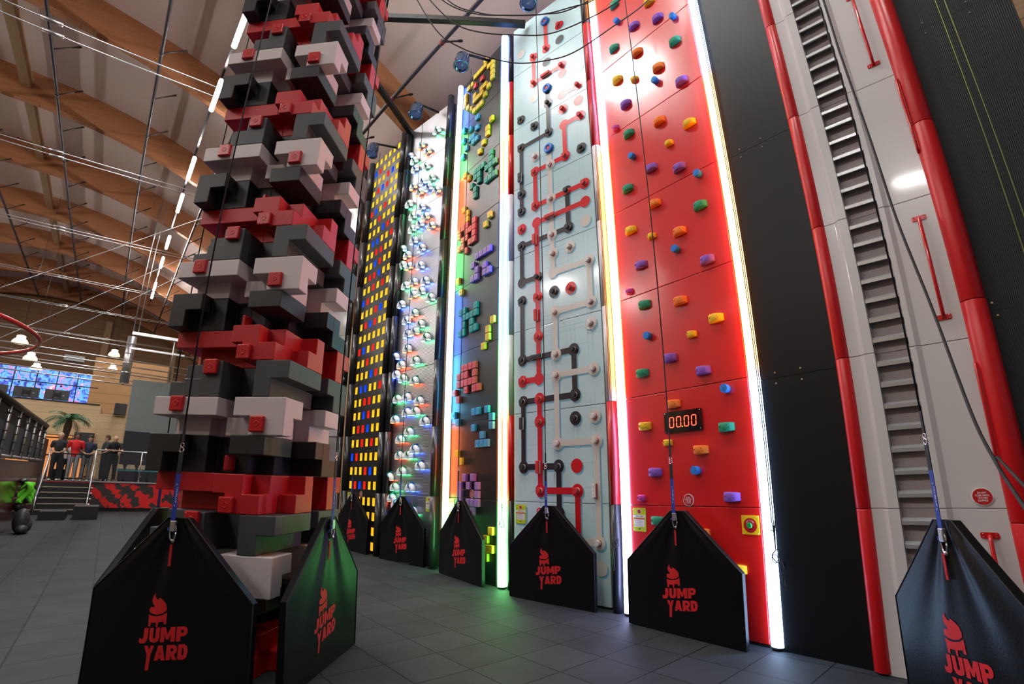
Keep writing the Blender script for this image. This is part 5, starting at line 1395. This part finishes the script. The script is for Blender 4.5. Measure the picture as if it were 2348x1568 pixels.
hbox('amber_partition', 38, 38.3, -1.7, 2.5, 1.0, 8.2, M_PLYD, 'amber timber wall section behind the plywood partition', 'partition')
hbox('slatted_board', 29.0, 29.15, -1.55, -0.76, 1.9, 3.06, mat('black_slats', (0.02, 0.022, 0.024), rough=0.5), 'black slatted menu board under the balcony box', 'board')
ct = empty('bar_counter', H(31.5, 0, 0), HROT, 'orange lit bar area under the balcony box behind the people', 'bar')
MB().box(-4.2, -1.2, 0.6, 0.7, 1.0, 3.0).build('orange_back', mat('orange_bar_back', (0.80, 0.30, 0.10), rough=0.5, emit=(1.0, 0.36, 0.12), estr=0.6), ct)  # bar lighting put into the board as its own glow
for b in (-2.9, -2.3, -1.75):
    MB().box(b, b + 0.03, 0.3, 0.4, 1.0, 3.0).build('post', M_BLACKSTEEL, ct)
MB().box(-4.2, -1.2, 0.3, 0.4, 2.85, 2.9).build('beam', M_BLACKSTEEL, ct)
MB().box(-4.2, -1.2, 0.2, 0.55, 2.0, 2.06).build('shelf', M_BLACKSTEEL, ct)
hbox('dark_backdrop', 31.0, 31.2, -0.7, 6.0, 1.0, 2.6, M_BLACKPANEL, 'dark backdrop wall behind the leaning people', 'backdrop')
gp = empty('projection_screen', H(26, 0, 0), HROT, 'large grey screen with a dark lower part left of the tower', 'screen wall')
MB().prism([(0.40, 3.10), (0.36 + 0.0, 5.33), (3.6, 5.38), (3.6, 3.10)], 0, 0.08).build('grey_sheet', mat('grey_screen_sheet', (0.17, 0.20, 0.20), rough=0.7, nscale=3, namt=0.1), gp)
MB().box(0.40, 3.6, 0, 0.08, 1.0, 3.10).build('dark_sheet', mat('navy_black_sheet', (0.012, 0.015, 0.024), rough=0.7), gp)
hbox('hanging_speaker', 29.0, 29.3, -0.16, 0.36, 4.0, 4.56, mat('dark_speaker_case', (0.035, 0.036, 0.038), rough=0.6), 'dark square speaker beside the grey screen', 'speaker', bevel=0.02)
def screen_material(i):
    m = bpy.data.materials.new('lit_picture_screen_%s' % 'abcde'[i]); m.use_nodes = True
    nt = m.node_tree; b = nt.nodes['Principled BSDF']
    tc = nd(nt, 'ShaderNodeTexCoord'); mp = nd(nt, 'ShaderNodeMapping'); mp.inputs['Location'].default_value = (i * 7.3, i * 3.1, i * 2.7)
    nt.links.new(tc.outputs['Object'], mp.inputs[0])
    n = nd(nt, 'ShaderNodeTexNoise'); n.inputs['Scale'].default_value = 1.8; n.inputs['Detail'].default_value = 4; n.inputs['Distortion'].default_value = 1.6
    nt.links.new(mp.outputs[0], n.inputs['Vector'])
    r = nd(nt, 'ShaderNodeValToRGB'); e = r.color_ramp.elements
    e[0].position = 0.30; e[0].color = (0.03, 0.03, 0.22, 1); e[1].position = 0.72; e[1].color = (0.75, 0.80, 1.0, 1)
    for p, c in ((0.42, (0.06, 0.10, 0.55)), (0.50, (0.10, 0.45, 0.85)), (0.58, (0.30, 0.22, 0.65)), (0.655, (0.80, 0.12, 0.22))):
        q = e.new(p); q.color = (*c, 1)
    nt.links.new(n.outputs['Fac'], r.inputs[0])
    nt.links.new(r.outputs[0], b.inputs['Emission Color']); nt.links.new(r.outputs[0], b.inputs['Base Color'])
    b.inputs['Emission Strength'].default_value = 1.3
    return m
sx = [(-9.2, -7.95), (-7.85, -6.59), (-6.51, -5.32), (-5.24, -4.11), (-4.05, -2.89), (-2.83, -1.85)]
nmz = ['cut by the left edge of the photo', 'second from the left', 'with the nearest white lamp before it', 'fourth from the left', 'fifth from the left', 'rightmost beside the timber post']
for i, (b0, b1) in enumerate(sx):
    t = empty('picture_screen', H(45.4, 0, 0), HROT, 'glowing picture screen on the far wall, ' + nmz[i], 'picture screen', 'picture screens')
    MB().box(b0, b1, 0, 0.1, 6.04, 8.13).build('picture', screen_material(i % 5), t)
    MB().box(b0 - 0.04, b1 + 0.04, 0.05, 0.14, 6.0, 8.17).build('frame', M_BLACKSTEEL, t)
for i, (b0, b1) in enumerate(((-5.4, -4.42), (-4.23, -3.26), (-3.07, -2.11))):
    t = empty('monitor', H(30.06, (b0 + b1) / 2, 4.50), HROT, 'dark monitor seen from behind on the balcony rail, %s' % ['cut by the left edge', 'left one above the fence', 'right one above the palm'][i], 'monitor', 'monitors on the balcony')
    MB().box(-0.48, 0.48, -0.02, 0.03, 0.02, 0.50).build('back_cover', mat('dark_grey_plastic', (0.045, 0.048, 0.05), rough=0.5), t, bevel=0.01)
    MB().box(-0.14, 0.14, -0.05, -0.02, 0.20, 0.34).build('bracket', M_BLACKSTEEL, t)
    for x in (-0.15, 0.12): MB().box(x, x + 0.03, -0.06, -0.02, 0.10, 0.42).build('bracket_arm', M_BLACKSTEEL, t)
    MB().box(0.22, 0.30, -0.022, -0.02, 0.24, 0.26).build('label_plate', M_WHITEPRINT, t)
t = empty('track_rail', H(30.0, 0, 5.25), HROT, 'thin black track rail with small fittings above the monitors', 'track')
MB().box(-9, -1.0, 0, 0.04, 0, 0.04).build('rail', M_BLACKSTEEL, t)
for b in (-5.2, -4.1, -3.3, -2.5, -1.75): MB().ball((b, 0, -0.07), 0.045, n=8, m=6).build('fitting', M_BLACKSTEEL, t)

# pendant lamps
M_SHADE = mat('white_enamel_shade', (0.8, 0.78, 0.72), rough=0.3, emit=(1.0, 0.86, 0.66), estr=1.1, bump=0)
for i, (b, z, a) in enumerate([(-3.97, 6.42, 27), (-3.96, 6.35, 30.5), (-4.19, 6.58, 35), (-0.65, 7.35, 32), (-0.70, 7.52, 38), (-0.69, 7.47, 41)]):
    t = empty('pendant_lamp', H(a, b, z), HROT, 'white dome pendant lamp, %s' % ['at the red hoop', 'left of the picture screens', 'in front of the picture screens', 'highest of the right three', 'middle of the right three', 'lowest of the right three'][i], 'pendant lamp', 'white dome pendant lamps')
    MB().lathe([(0.29, -0.02), (0.28, 0.05), (0.21, 0.16), (0.16, 0.19), (0.16, 0.30), (0.10, 0.33)], 20).build('shade', M_SHADE, t)
    MB().lathe([(0.26, -0.005), (0.02, -0.02)], 16).build('glowing_disc', mat('pendant_bulb_disc', (0.9, 0.9, 0.9), emit=(1.0, 0.85, 0.65), estr=6.0, bump=0), t)
    MB().tube([(0, 0, 0.3), (0, 0, ceil_low(b) - z)], 0.008, 5).build('cord', M_BLACKSTEEL, t)

# hanging steel frame with ducts left of the tower
t = empty('suspended_duct', H(24, 0, 0), HROT, 'hanging galvanised frame and duct left of the tower', 'steel frame')
for b in (0.02, 0.21): MB().tube([(b, 0, 6.9), (b + 0.02, 0, 13.0)], 0.022, 8).build('drop_rod', M_STEEL, t)
MB().box(0.0, 2.1, -0.05, 0.05, 6.86, 6.98).build('cross_bar', M_STEEL, t)
MB().box(0.0, 2.1, -0.04, 0.04, 6.25, 6.33).build('cross_bar', M_STEEL, t)
MB().lathe([(0.17, 4.9), (0.17, 6.85)], 16, M=T(0.04, 0.4, 0)).build('duct', M_STEEL, t)
for z in (5.3, 5.7, 6.1, 6.5): MB().lathe([(0.185, z), (0.185, z + 0.05)], 16, M=T(0.04, 0.4, 0)).build('duct_ring', M_STEEL, t)
MB().tube([(1.62, 0, 6.9), (1.70, 0.5, 5.2)], 0.03, 8).build('post', M_STEEL, t)
for i, (z, a) in enumerate(((6.6, 27), (7.6, 29), (6.1, 28), (7.0, 31), (5.9, 30), (6.7, 34), (7.5, 36))):
    o = MB().tube([(-14, 0, 0), (3.0, 0, -0.35)], 0.030, 6).build('ceiling_tube', M_STEEL, rz=HROT, loc=H(a, 0, z)); tag(o, 'galvanised tube crossing the far part of the hall', 'tube', 'galvanised tubes')
t = hbox('air_unit', 33, 33.5, -2.9, -2.0, 6.95, 7.25, mat('grey_air_unit', (0.30, 0.32, 0.34), rough=0.5), 'grey air unit with a bluish underside hanging near the far wall', 'air unit')

# red frame with purple light strip behind the tower
t = empty('red_climbing_post', H(7.6, 1.02, 0), HROT, 'tall red framed element with purple light strip behind the tower', 'climbing element')
MB().box(-0.16, 0.16, -0.15, 0.15, 0, 8.6).build('red_board', M_REDPOLE, t)
MB().box(0.16, 0.19, -0.17, 0.1, 0.2, 8.5).build('purple_strip', mat('purple_light_strip', (0.3, 0.1, 0.8), emit=(0.45, 0.05, 1.0), estr=3.5, bump=0), t)
MB().box(0.19, 0.42, -0.12, 0.15, 0, 8.6).build('red_board', mat('magenta_lit_board', (0.50, 0.01, 0.05), rough=0.4), t)  # light of the purple strip painted into this board's red

# palm
def palm():
    t = empty('palm_tree', H(24.6, -1.58, 1.0), HROT, 'tall potted palm with drooping green fronds behind the people', 'palm')
    tr = [(0.02 * math.sin(i), 0.0, 0.35 + 1.9 * i / 8) for i in range(9)]
    MB().tube(tr, [0.07, 0.075, 0.08, 0.085, 0.09, 0.10, 0.12, 0.14, 0.10], 10).build('trunk', mat('brown_palm_trunk', (0.07, 0.045, 0.025), rough=0.9, nscale=30, namt=0.5, bump=0.8), t)
    MB().lathe([(0.20, 0), (0.26, 0.38), (0.28, 0.40), (0.22, 0.38), (0.01, 0.36)], 18).build('pot', M_BLACKPLASTIC, t)
    G_ = mat('palm_leaf', (0.035, 0.12, 0.045), rough=0.5, nscale=15, namt=0.4); G2 = mat('pale_palm_leaf', (0.10, 0.22, 0.10), rough=0.5, nscale=15, namt=0.3)
    rnd = random.Random(11)
    for k in range(20):
        az_ = 2 * PI * k / 20 + rnd.uniform(-.15, .15); el = rnd.uniform(0.15, 1.0); L_ = rnd.uniform(0.75, 1.0)
        pts = []
        p = Vector((0, 0, 2.25)); e_ = el
        for j in range(9):
            pts.append(p.copy()); p = p + Vector((math.cos(az_) * math.cos(e_), math.sin(az_) * math.cos(e_), math.sin(e_))) * (L_ / 8); e_ -= 0.22
        mb = MB(); mb.tube(pts, [0.012 - 0.001 * j for j in range(9)], 5)
        for j in range(1, 9):
            base = pts[j]; d = (pts[j] - pts[j - 1]).normalized(); sd = d.cross(Vector((0, 0, 1))).normalized()
            for sgn in (-1, 1):
                for q in (0, 0.5):
                    b_ = base - d * (L_ / 8) * q
                    ln = 0.26 * math.sin(PI * min(1, (j + .6) / 9.5)) + 0.05
                    tip = b_ + (sd * sgn + d * 0.9 + Vector((0, 0, -0.45))).normalized() * ln
                    wv = d * 0.016
                    mid = (b_ + tip) / 2 + Vector((0, 0, 0.015))
                    mb.add([b_ - wv, b_ + wv, mid + wv, tip, mid - wv], [(0, 1, 2, 4), (4, 2, 3)])
        mb.build('frond', G_ if k % 3 else G2, t)
M_BLACKPLASTIC = mat('black_plastic_pot', (0.02, 0.02, 0.02), rough=0.4)
palm()

# chairs on the platform
def chair(b, a):
    t = empty('platform_chair', H(a, b, 1.0), HROT)
    MB().box(-0.20, 0.20, -0.20, 0.20, 0.42, 0.47).build('seat', mat('teal_seat_pad', (0.03, 0.38, 0.42), rough=0.6), t, bevel=0.01)
    rs = []
    for j in range(5):
        z = 0.50 + 0.045 * j; w = 0.17 * (1 - 0.02 * j * j)
        rs.append([(-w, 0.20 + .02 * j, z), (0, 0.24 + .02 * j, z), (w, 0.20 + .02 * j, z), (w, 0.225 + .02 * j, z), (0, 0.265 + .02 * j, z), (-w, 0.225 + .02 * j, z)])
    MB().rings(rs, smooth=False).build('backrest', mat('beige_chair_back', (0.40, 0.32, 0.19), rough=0.6), t, bevel=0.008)
    for x in (-0.17, 0.17):
        for y in (-0.17, 0.19): MB().tube([(x, y, 0.42), (x * 1.1, y * 1.1, 0)], 0.012, 6).build('leg', M_BLACKSTEEL, t)
    return t
for i in range(4):
    c_ = chair(0.42 + 0.30 * i if i else 0.40, 24.2) if i == 0 else copy_tree(c0)
    if i == 0: c0 = c_
    c_.location = H(24.2 + 0.1 * (i % 2), 0.36 + 0.42 * i, 1.0); c_.rotation_euler = (0, 0, HROT)
    tag(c_, 'beige backed chair with teal seat behind the railing, %s' % ['leftmost of four', 'second from the left', 'third from the left', 'rightmost of four'][i], 'chair', 'chairs on the platform')

# ---------------------------------------------------------------- people on the platform
def skin_obj(name, pts, edges, m, parent, lvl=1, rotp=0):
    me = bpy.data.meshes.new(name)
    me.from_pydata([p[:3] for p in pts], edges, [])
    o = bpy.data.objects.new(name, me); COL.objects.link(o); o.parent = parent
    md = o.modifiers.new('skin', 'SKIN')
    if not me.skin_vertices:
        bpy.context.view_layer.objects.active = o
    sv = me.skin_vertices[0].data if me.skin_vertices else None
    if sv is None:
        me.attributes.new
    for i, p in enumerate(pts):
        sv[i].radius = (p[3], p[4] if len(p) > 4 else p[3])
        sv[i].use_root = (i == 0)
    sb = o.modifiers.new('sub', 'SUBSURF'); sb.levels = lvl; sb.render_levels = lvl
    me.materials.append(m)
    return o
SKIN = mat('light_skin', (0.55, 0.33, 0.24), rough=0.5, nscale=40, namt=0.05); SKIN2 = mat('brown_skin', (0.30, 0.16, 0.10), rough=0.5, nscale=40, namt=0.05)
def capsule_body(name, chains, m, parent):
    """limbs and trunk as one joined smooth surface via metaball-like remesh of tapered tubes"""
    mb = MB()
    for ch in chains:
        pts = [p[:3] for p in ch]; r = [p[3] for p in ch]
        mb.tube(pts, r, 12)
        mb.ball(pts[0], r[0] * .98, n=12, m=8); mb.ball(pts[-1], r[-1] * .98, n=12, m=8)
    o = mb.build(name, m, parent)
    md = o.modifiers.new('join', 'REMESH'); md.mode = 'VOXEL'; md.voxel_size = 0.018; md.use_smooth_shade = True
    s_ = o.modifiers.new('smooth', 'SMOOTH'); s_.iterations = 6; s_.factor = 0.5
    return o
def person(b, a, label, pose, top, bottom, skin, hair, hair_long=False, h=1.74, turn=0.0, z=1.0, shoes=None, bald=False):
    t = empty('person', H(a, b, z), HROT + turn, label, 'person')
    k = h / 1.75
    lean = 0.0
    hip = 0.93 * k; sh = 1.43 * k; hd = 1.63 * k
    y0 = 0.0
    if pose == 'lean':
        lean = 0.30; hip = 0.90 * k; y0 = 0.20
    def P(x, f, z_, r): return (x * k, y0 - f * k, z_ * k, r * k)      # f = forward (toward the camera)
    if pose == 'lean':
        sp = [P(0, 0, .93, .125), P(0, .04, 1.10, .125), P(0, .14, 1.26, .14), P(0, .22, 1.38, .12), P(0, .27, 1.45, .055)]
        head = (0, y0 - .33 * k, 1.56 * k)
        shl = [(s_ * .19, .20, 1.37) for s_ in (-1, 1)]
        el = [(s_ * .27, .28, 1.14) for s_ in (-1, 1)]; wr = [(s_ * .07, .42, 1.15) for s_ in (-1, 1)]
    else:
        sp = [P(0, 0, .93, .13), P(0, 0, 1.08, .115), P(0, .01, 1.25, .14), P(0, 0, 1.38, .125), P(0, 0, 1.48, .052)]
        head = (0, y0 - .02 * k, 1.63 * k)
        shl = [(s_ * .19, 0, 1.40) for s_ in (-1, 1)]
        if pose == 'front':
            el = [(s_ * .25, -.01, 1.15) for s_ in (-1, 1)]; wr = [(s_ * .06, .20, 1.03) for s_ in (-1, 1)]
        else:
            el = [(s_ * .27, -.04, 1.13) for s_ in (-1, 1)]; wr = [(s_ * .15, -.14, .95) for s_ in (-1, 1)]
    legs = []
    for s_ in (-1, 1):
        legs.append([P(s_ * .09, 0, .92, .095), P(s_ * .10, .02, .50, .062), P(s_ * .11, 0, .10, .042), P(s_ * .12, .10, .04, .035)])
    arms = []
    for i in (0, 1):
        arms.append([P(*shl[i], .058), P(*el[i], .042), P(*wr[i], .028)])
    trunk = [(x, y, zz, r) for x, y, zz, r in sp]
    chains = [trunk] + [[P(0, shl[0][1], shl[0][2] - .02, .10), P(*shl[0], .06)], [P(0, shl[1][1], shl[1][2] - .02, .10), P(*shl[1], .06)]] + legs + arms
    hx, hy, hz = head
    chains.append([(sp[-1][0], sp[-1][1], sp[-1][2], .05 * k), (hx, hy + .02 * k, hz - .06 * k, .052 * k)])
    chains.append([(hx, hy - .005 * k, hz - .075 * k, .058 * k), (hx, hy, hz, .083 * k), (hx, hy + .012 * k, hz + .045 * k, .084 * k)])
    body = capsule_body('body', chains, skin, t)
    # face: nose, eyes, mouth, ears
    MB().ball((hx, hy - .088 * k, hz - .012 * k), .012, .016, .020, n=8, m=6).build('nose', skin, t)
    for s_ in (-1, 1):
        MB().ball((hx + s_ * .032 * k, hy - .078 * k, hz + .015 * k), .011, .006, .007, n=8, m=5).build('eye', M_DARK, t)
        MB().ball((hx + s_ * .085 * k, hy + .01 * k, hz), .008, .018, .028, n=8, m=6).build('ear', skin, t)
        wx, wy, wz, _ = P(*wr[0 if s_ < 0 else 1], 0)
        fw = Vector((-s_ * .6, -.5, -.1 if pose != 'back' else -.8)).normalized()
        hand = MB(); hand.ball((wx + fw.x * .035, wy + fw.y * .035, wz + fw.z * .035), .036, .030, .030, n=8, m=6)
        sd_ = Vector((0, 0, 1)) if abs(fw.z) < .6 else Vector((1, 0, 0))
        for q in range(4):
            o_ = sd_ * (.021 - .014 * q)
            p0 = Vector((wx, wy, wz)) + fw * .06 + o_
            hand.tube([p0, p0 + fw * (.04 - .004 * abs(q - 1)), p0 + fw * .055 + Vector((0, .012, -.018))], [.0085, .008, .006], 6)
        p0 = Vector((wx, wy, wz)) + fw * .03
        hand.tube([p0, p0 + fw * .02 + sd_ * .03, p0 + fw * .045 + sd_ * .035], [.010, .009, .007], 6)
        hand.build('hand', skin, t)
    MB().ball((hx, hy - .079 * k, hz - .048 * k), .022, .006, .005, n=8, m=5).build('mouth', mat('lip_tone', (0.35, 0.12, 0.10)), t)
    # clothes
    g = 0.014 * k
    tops = [[(x, y, zz, r + g) for x, y, zz, r in trunk[:4]]]
    tops += [[P(0, shl[i][1], shl[i][2] - .02, .105), P(*shl[i], .074)] for i in (0, 1)]
    for i in (0, 1):
        s0, e0 = Vector(P(*shl[i], 0)[:3]), Vector(P(*el[i], 0)[:3])
        m_ = s0.lerp(e0, .62 if not top.get('long') else .95)
        tops.append([(*s0, .072 * k), (*m_, .060 * k)])
    capsule_body('shirt', tops, top['m'], t)
    bots = [[(trunk[0][0], trunk[0][1], trunk[0][2] + .05, .135 * k), (trunk[0][0], trunk[0][1], trunk[0][2] - .06, .13 * k)]]
    for l in legs:
        bots.append([(l[0][0], l[0][1], l[0][2], .105 * k), (l[1][0], l[1][1], l[1][2], .075 * k), (l[2][0], l[2][1], l[2][2], .062 * k)])
    capsule_body('trousers', bots, bottom, t)
    for l in legs:
        x, y, zz, _ = l[2]
        MB().ball((x, y - .06, .035), .048, .135, .045, n=10, m=7).build('shoe', shoes or mat('white_shoe', (0.6, 0.6, 0.6)), t)
    if not bald:
        hm = MB(); rs = []
        for j in range(7):
            u = PI / 2 * j / 6
            rs.append([(hx + .094 * k * math.cos(u) * math.cos(q), hy + .016 * k + .100 * k * math.cos(u) * math.sin(q) + (.012 * k if math.sin(q) < -.3 and j < 3 else 0), hz + .050 * k + .095 * k * math.sin(u) - (.075 * k if math.sin(q) > 0 and j == 0 else 0) - (.02 * k if j == 0 else 0)) for q in [2 * PI * i / 16 for i in range(16)]])
        hm.rings(rs)
        if hair_long:
            hm.tube([(hx, hy + .06 * k, hz + .03 * k), (hx, hy + .085 * k, hz - .06 * k), (hx, hy + .08 * k, hz - .15 * k)], [.075 * k, .065 * k, .03 * k], 10)
        hm.build('hair', hair, t)
    return t
BLK = mat('black_cotton', (0.016, 0.018, 0.024), rough=0.8, nscale=60, namt=0.2); NAVY = mat('navy_cotton', (0.018, 0.026, 0.055), rough=0.8); REDS = mat('red_cotton_shirt', (0.62, 0.012, 0.015), rough=0.75); GREYT = mat('grey_trousers', (0.33, 0.34, 0.35), rough=0.8)
WHITES = mat('white_cotton', (0.62, 0.62, 0.62), rough=0.8); GT2 = mat('mid_grey_trousers', (0.17, 0.18, 0.20), rough=0.8)
HB_ = mat('blond_hair', (0.55, 0.40, 0.22), rough=0.6, nscale=60, namt=0.3); HD = mat('dark_hair', (0.02, 0.014, 0.010), rough=0.6); HBR = mat('brown_hair', (0.07, 0.035, 0.018), rough=0.6)
person(-1.60, 22.95, 'blond person in a dark T-shirt and black trousers behind the stair gate', 'front', {'m': BLK}, BLK, SKIN, HB_, True, h=1.66)
person(-1.10, 22.85, 'person in a red T-shirt and light grey trousers, hands behind the back', 'back', {'m': REDS}, GREYT, SKIN2, HD, h=1.70)
person(-0.70, 22.95, 'person in a navy and white top resting the arms on the railing', 'front', {'m': NAVY}, GT2, SKIN, HD, h=1.64)
person(-1.38, 24.0, 'person in a white shirt half hidden behind the red shirt', 'front', {'m': WHITES}, BLK, SKIN, HBR, h=1.55)
person(0.10, 22.62, 'bald person in black leaning forward on the railing with clasped hands', 'lean', {'m': BLK}, BLK, SKIN, HD, h=1.74, bald=True, shoes=BLK)
person(-0.16, 23.1, 'person in dark clothes with brown hair turned sideways behind the bald one', 'front', {'m': BLK}, BLK, SKIN, HBR, h=1.70, turn=-1.2, shoes=BLK)

# hands shall rest on the rail

# ---------------------------------------------------------------- small pieces become sub-parts of the part they sit on
SUB = {'bolt_hole': ('body',), 'screw_dimple': ('body', 'cap'), 'lettering': ('cover', 'plate', 'blue_webbing', 'red_disc'), 'flame_emblem': ('cover',), 'cup_emblem': ('cover',), 'lettering_tail': ('cover',),
       'pull_tag': ('cover',), 'eyelet': ('cover',), 'stitching': ('black_webbing',), 'round_mark': ('blue_webbing',), 'blue_catch': ('connector_body',), 'screw': ('plate', 'mounting_plate', 'case'), 'title': ('title_band',),
       'nose': ('body',), 'eye': ('body',), 'ear': ('body',), 'mouth': ('body',), 'hand': ('body',), 'glowing_disc': ('shade',), 'lens': ('housing',), 'bracket_arm': ('bracket',), 'label_plate': ('back_cover',),
       'step_edge': ('step',), 'duct_ring': ('duct',), 'small_print': ('text_box',), 'red_strip': ('text_box',), 'panel_clip': ('post',), 'net_tie': ('post',), 'button': ('red_disc',), 'decimal_point': ('case',)}
def centre(o):
    n = len(o.data.vertices); c = Vector((0, 0, 0))
    for v in o.data.vertices: c += v.co
    return c / max(1, n)
for root in [o for o in list(COL.objects) if o.parent is None and o.children]:
    kids = list(root.children)
    base = {}
    for ch in kids: base.setdefault(ch.name.split('.')[0], []).append(ch)
    for nm, parents in SUB.items():
        if nm not in base: continue
        cand = [p for q in parents for p in base.get(q, []) if p.location.length < 1e-6 and p.type == 'MESH' and not p.children or (p.name.split('.')[0] in parents)]
        cand = [p for p in cand if p.location.length < 1e-6 and p.parent == root]
        if not cand: continue
        cc = [(centre(p), p) for p in cand]
        for ch in base[nm]:
            if ch.location.length > 1e-6: continue
            k_ = centre(ch)
            ch.parent = min(cc, key=lambda q: (q[0] - k_).length)[1]
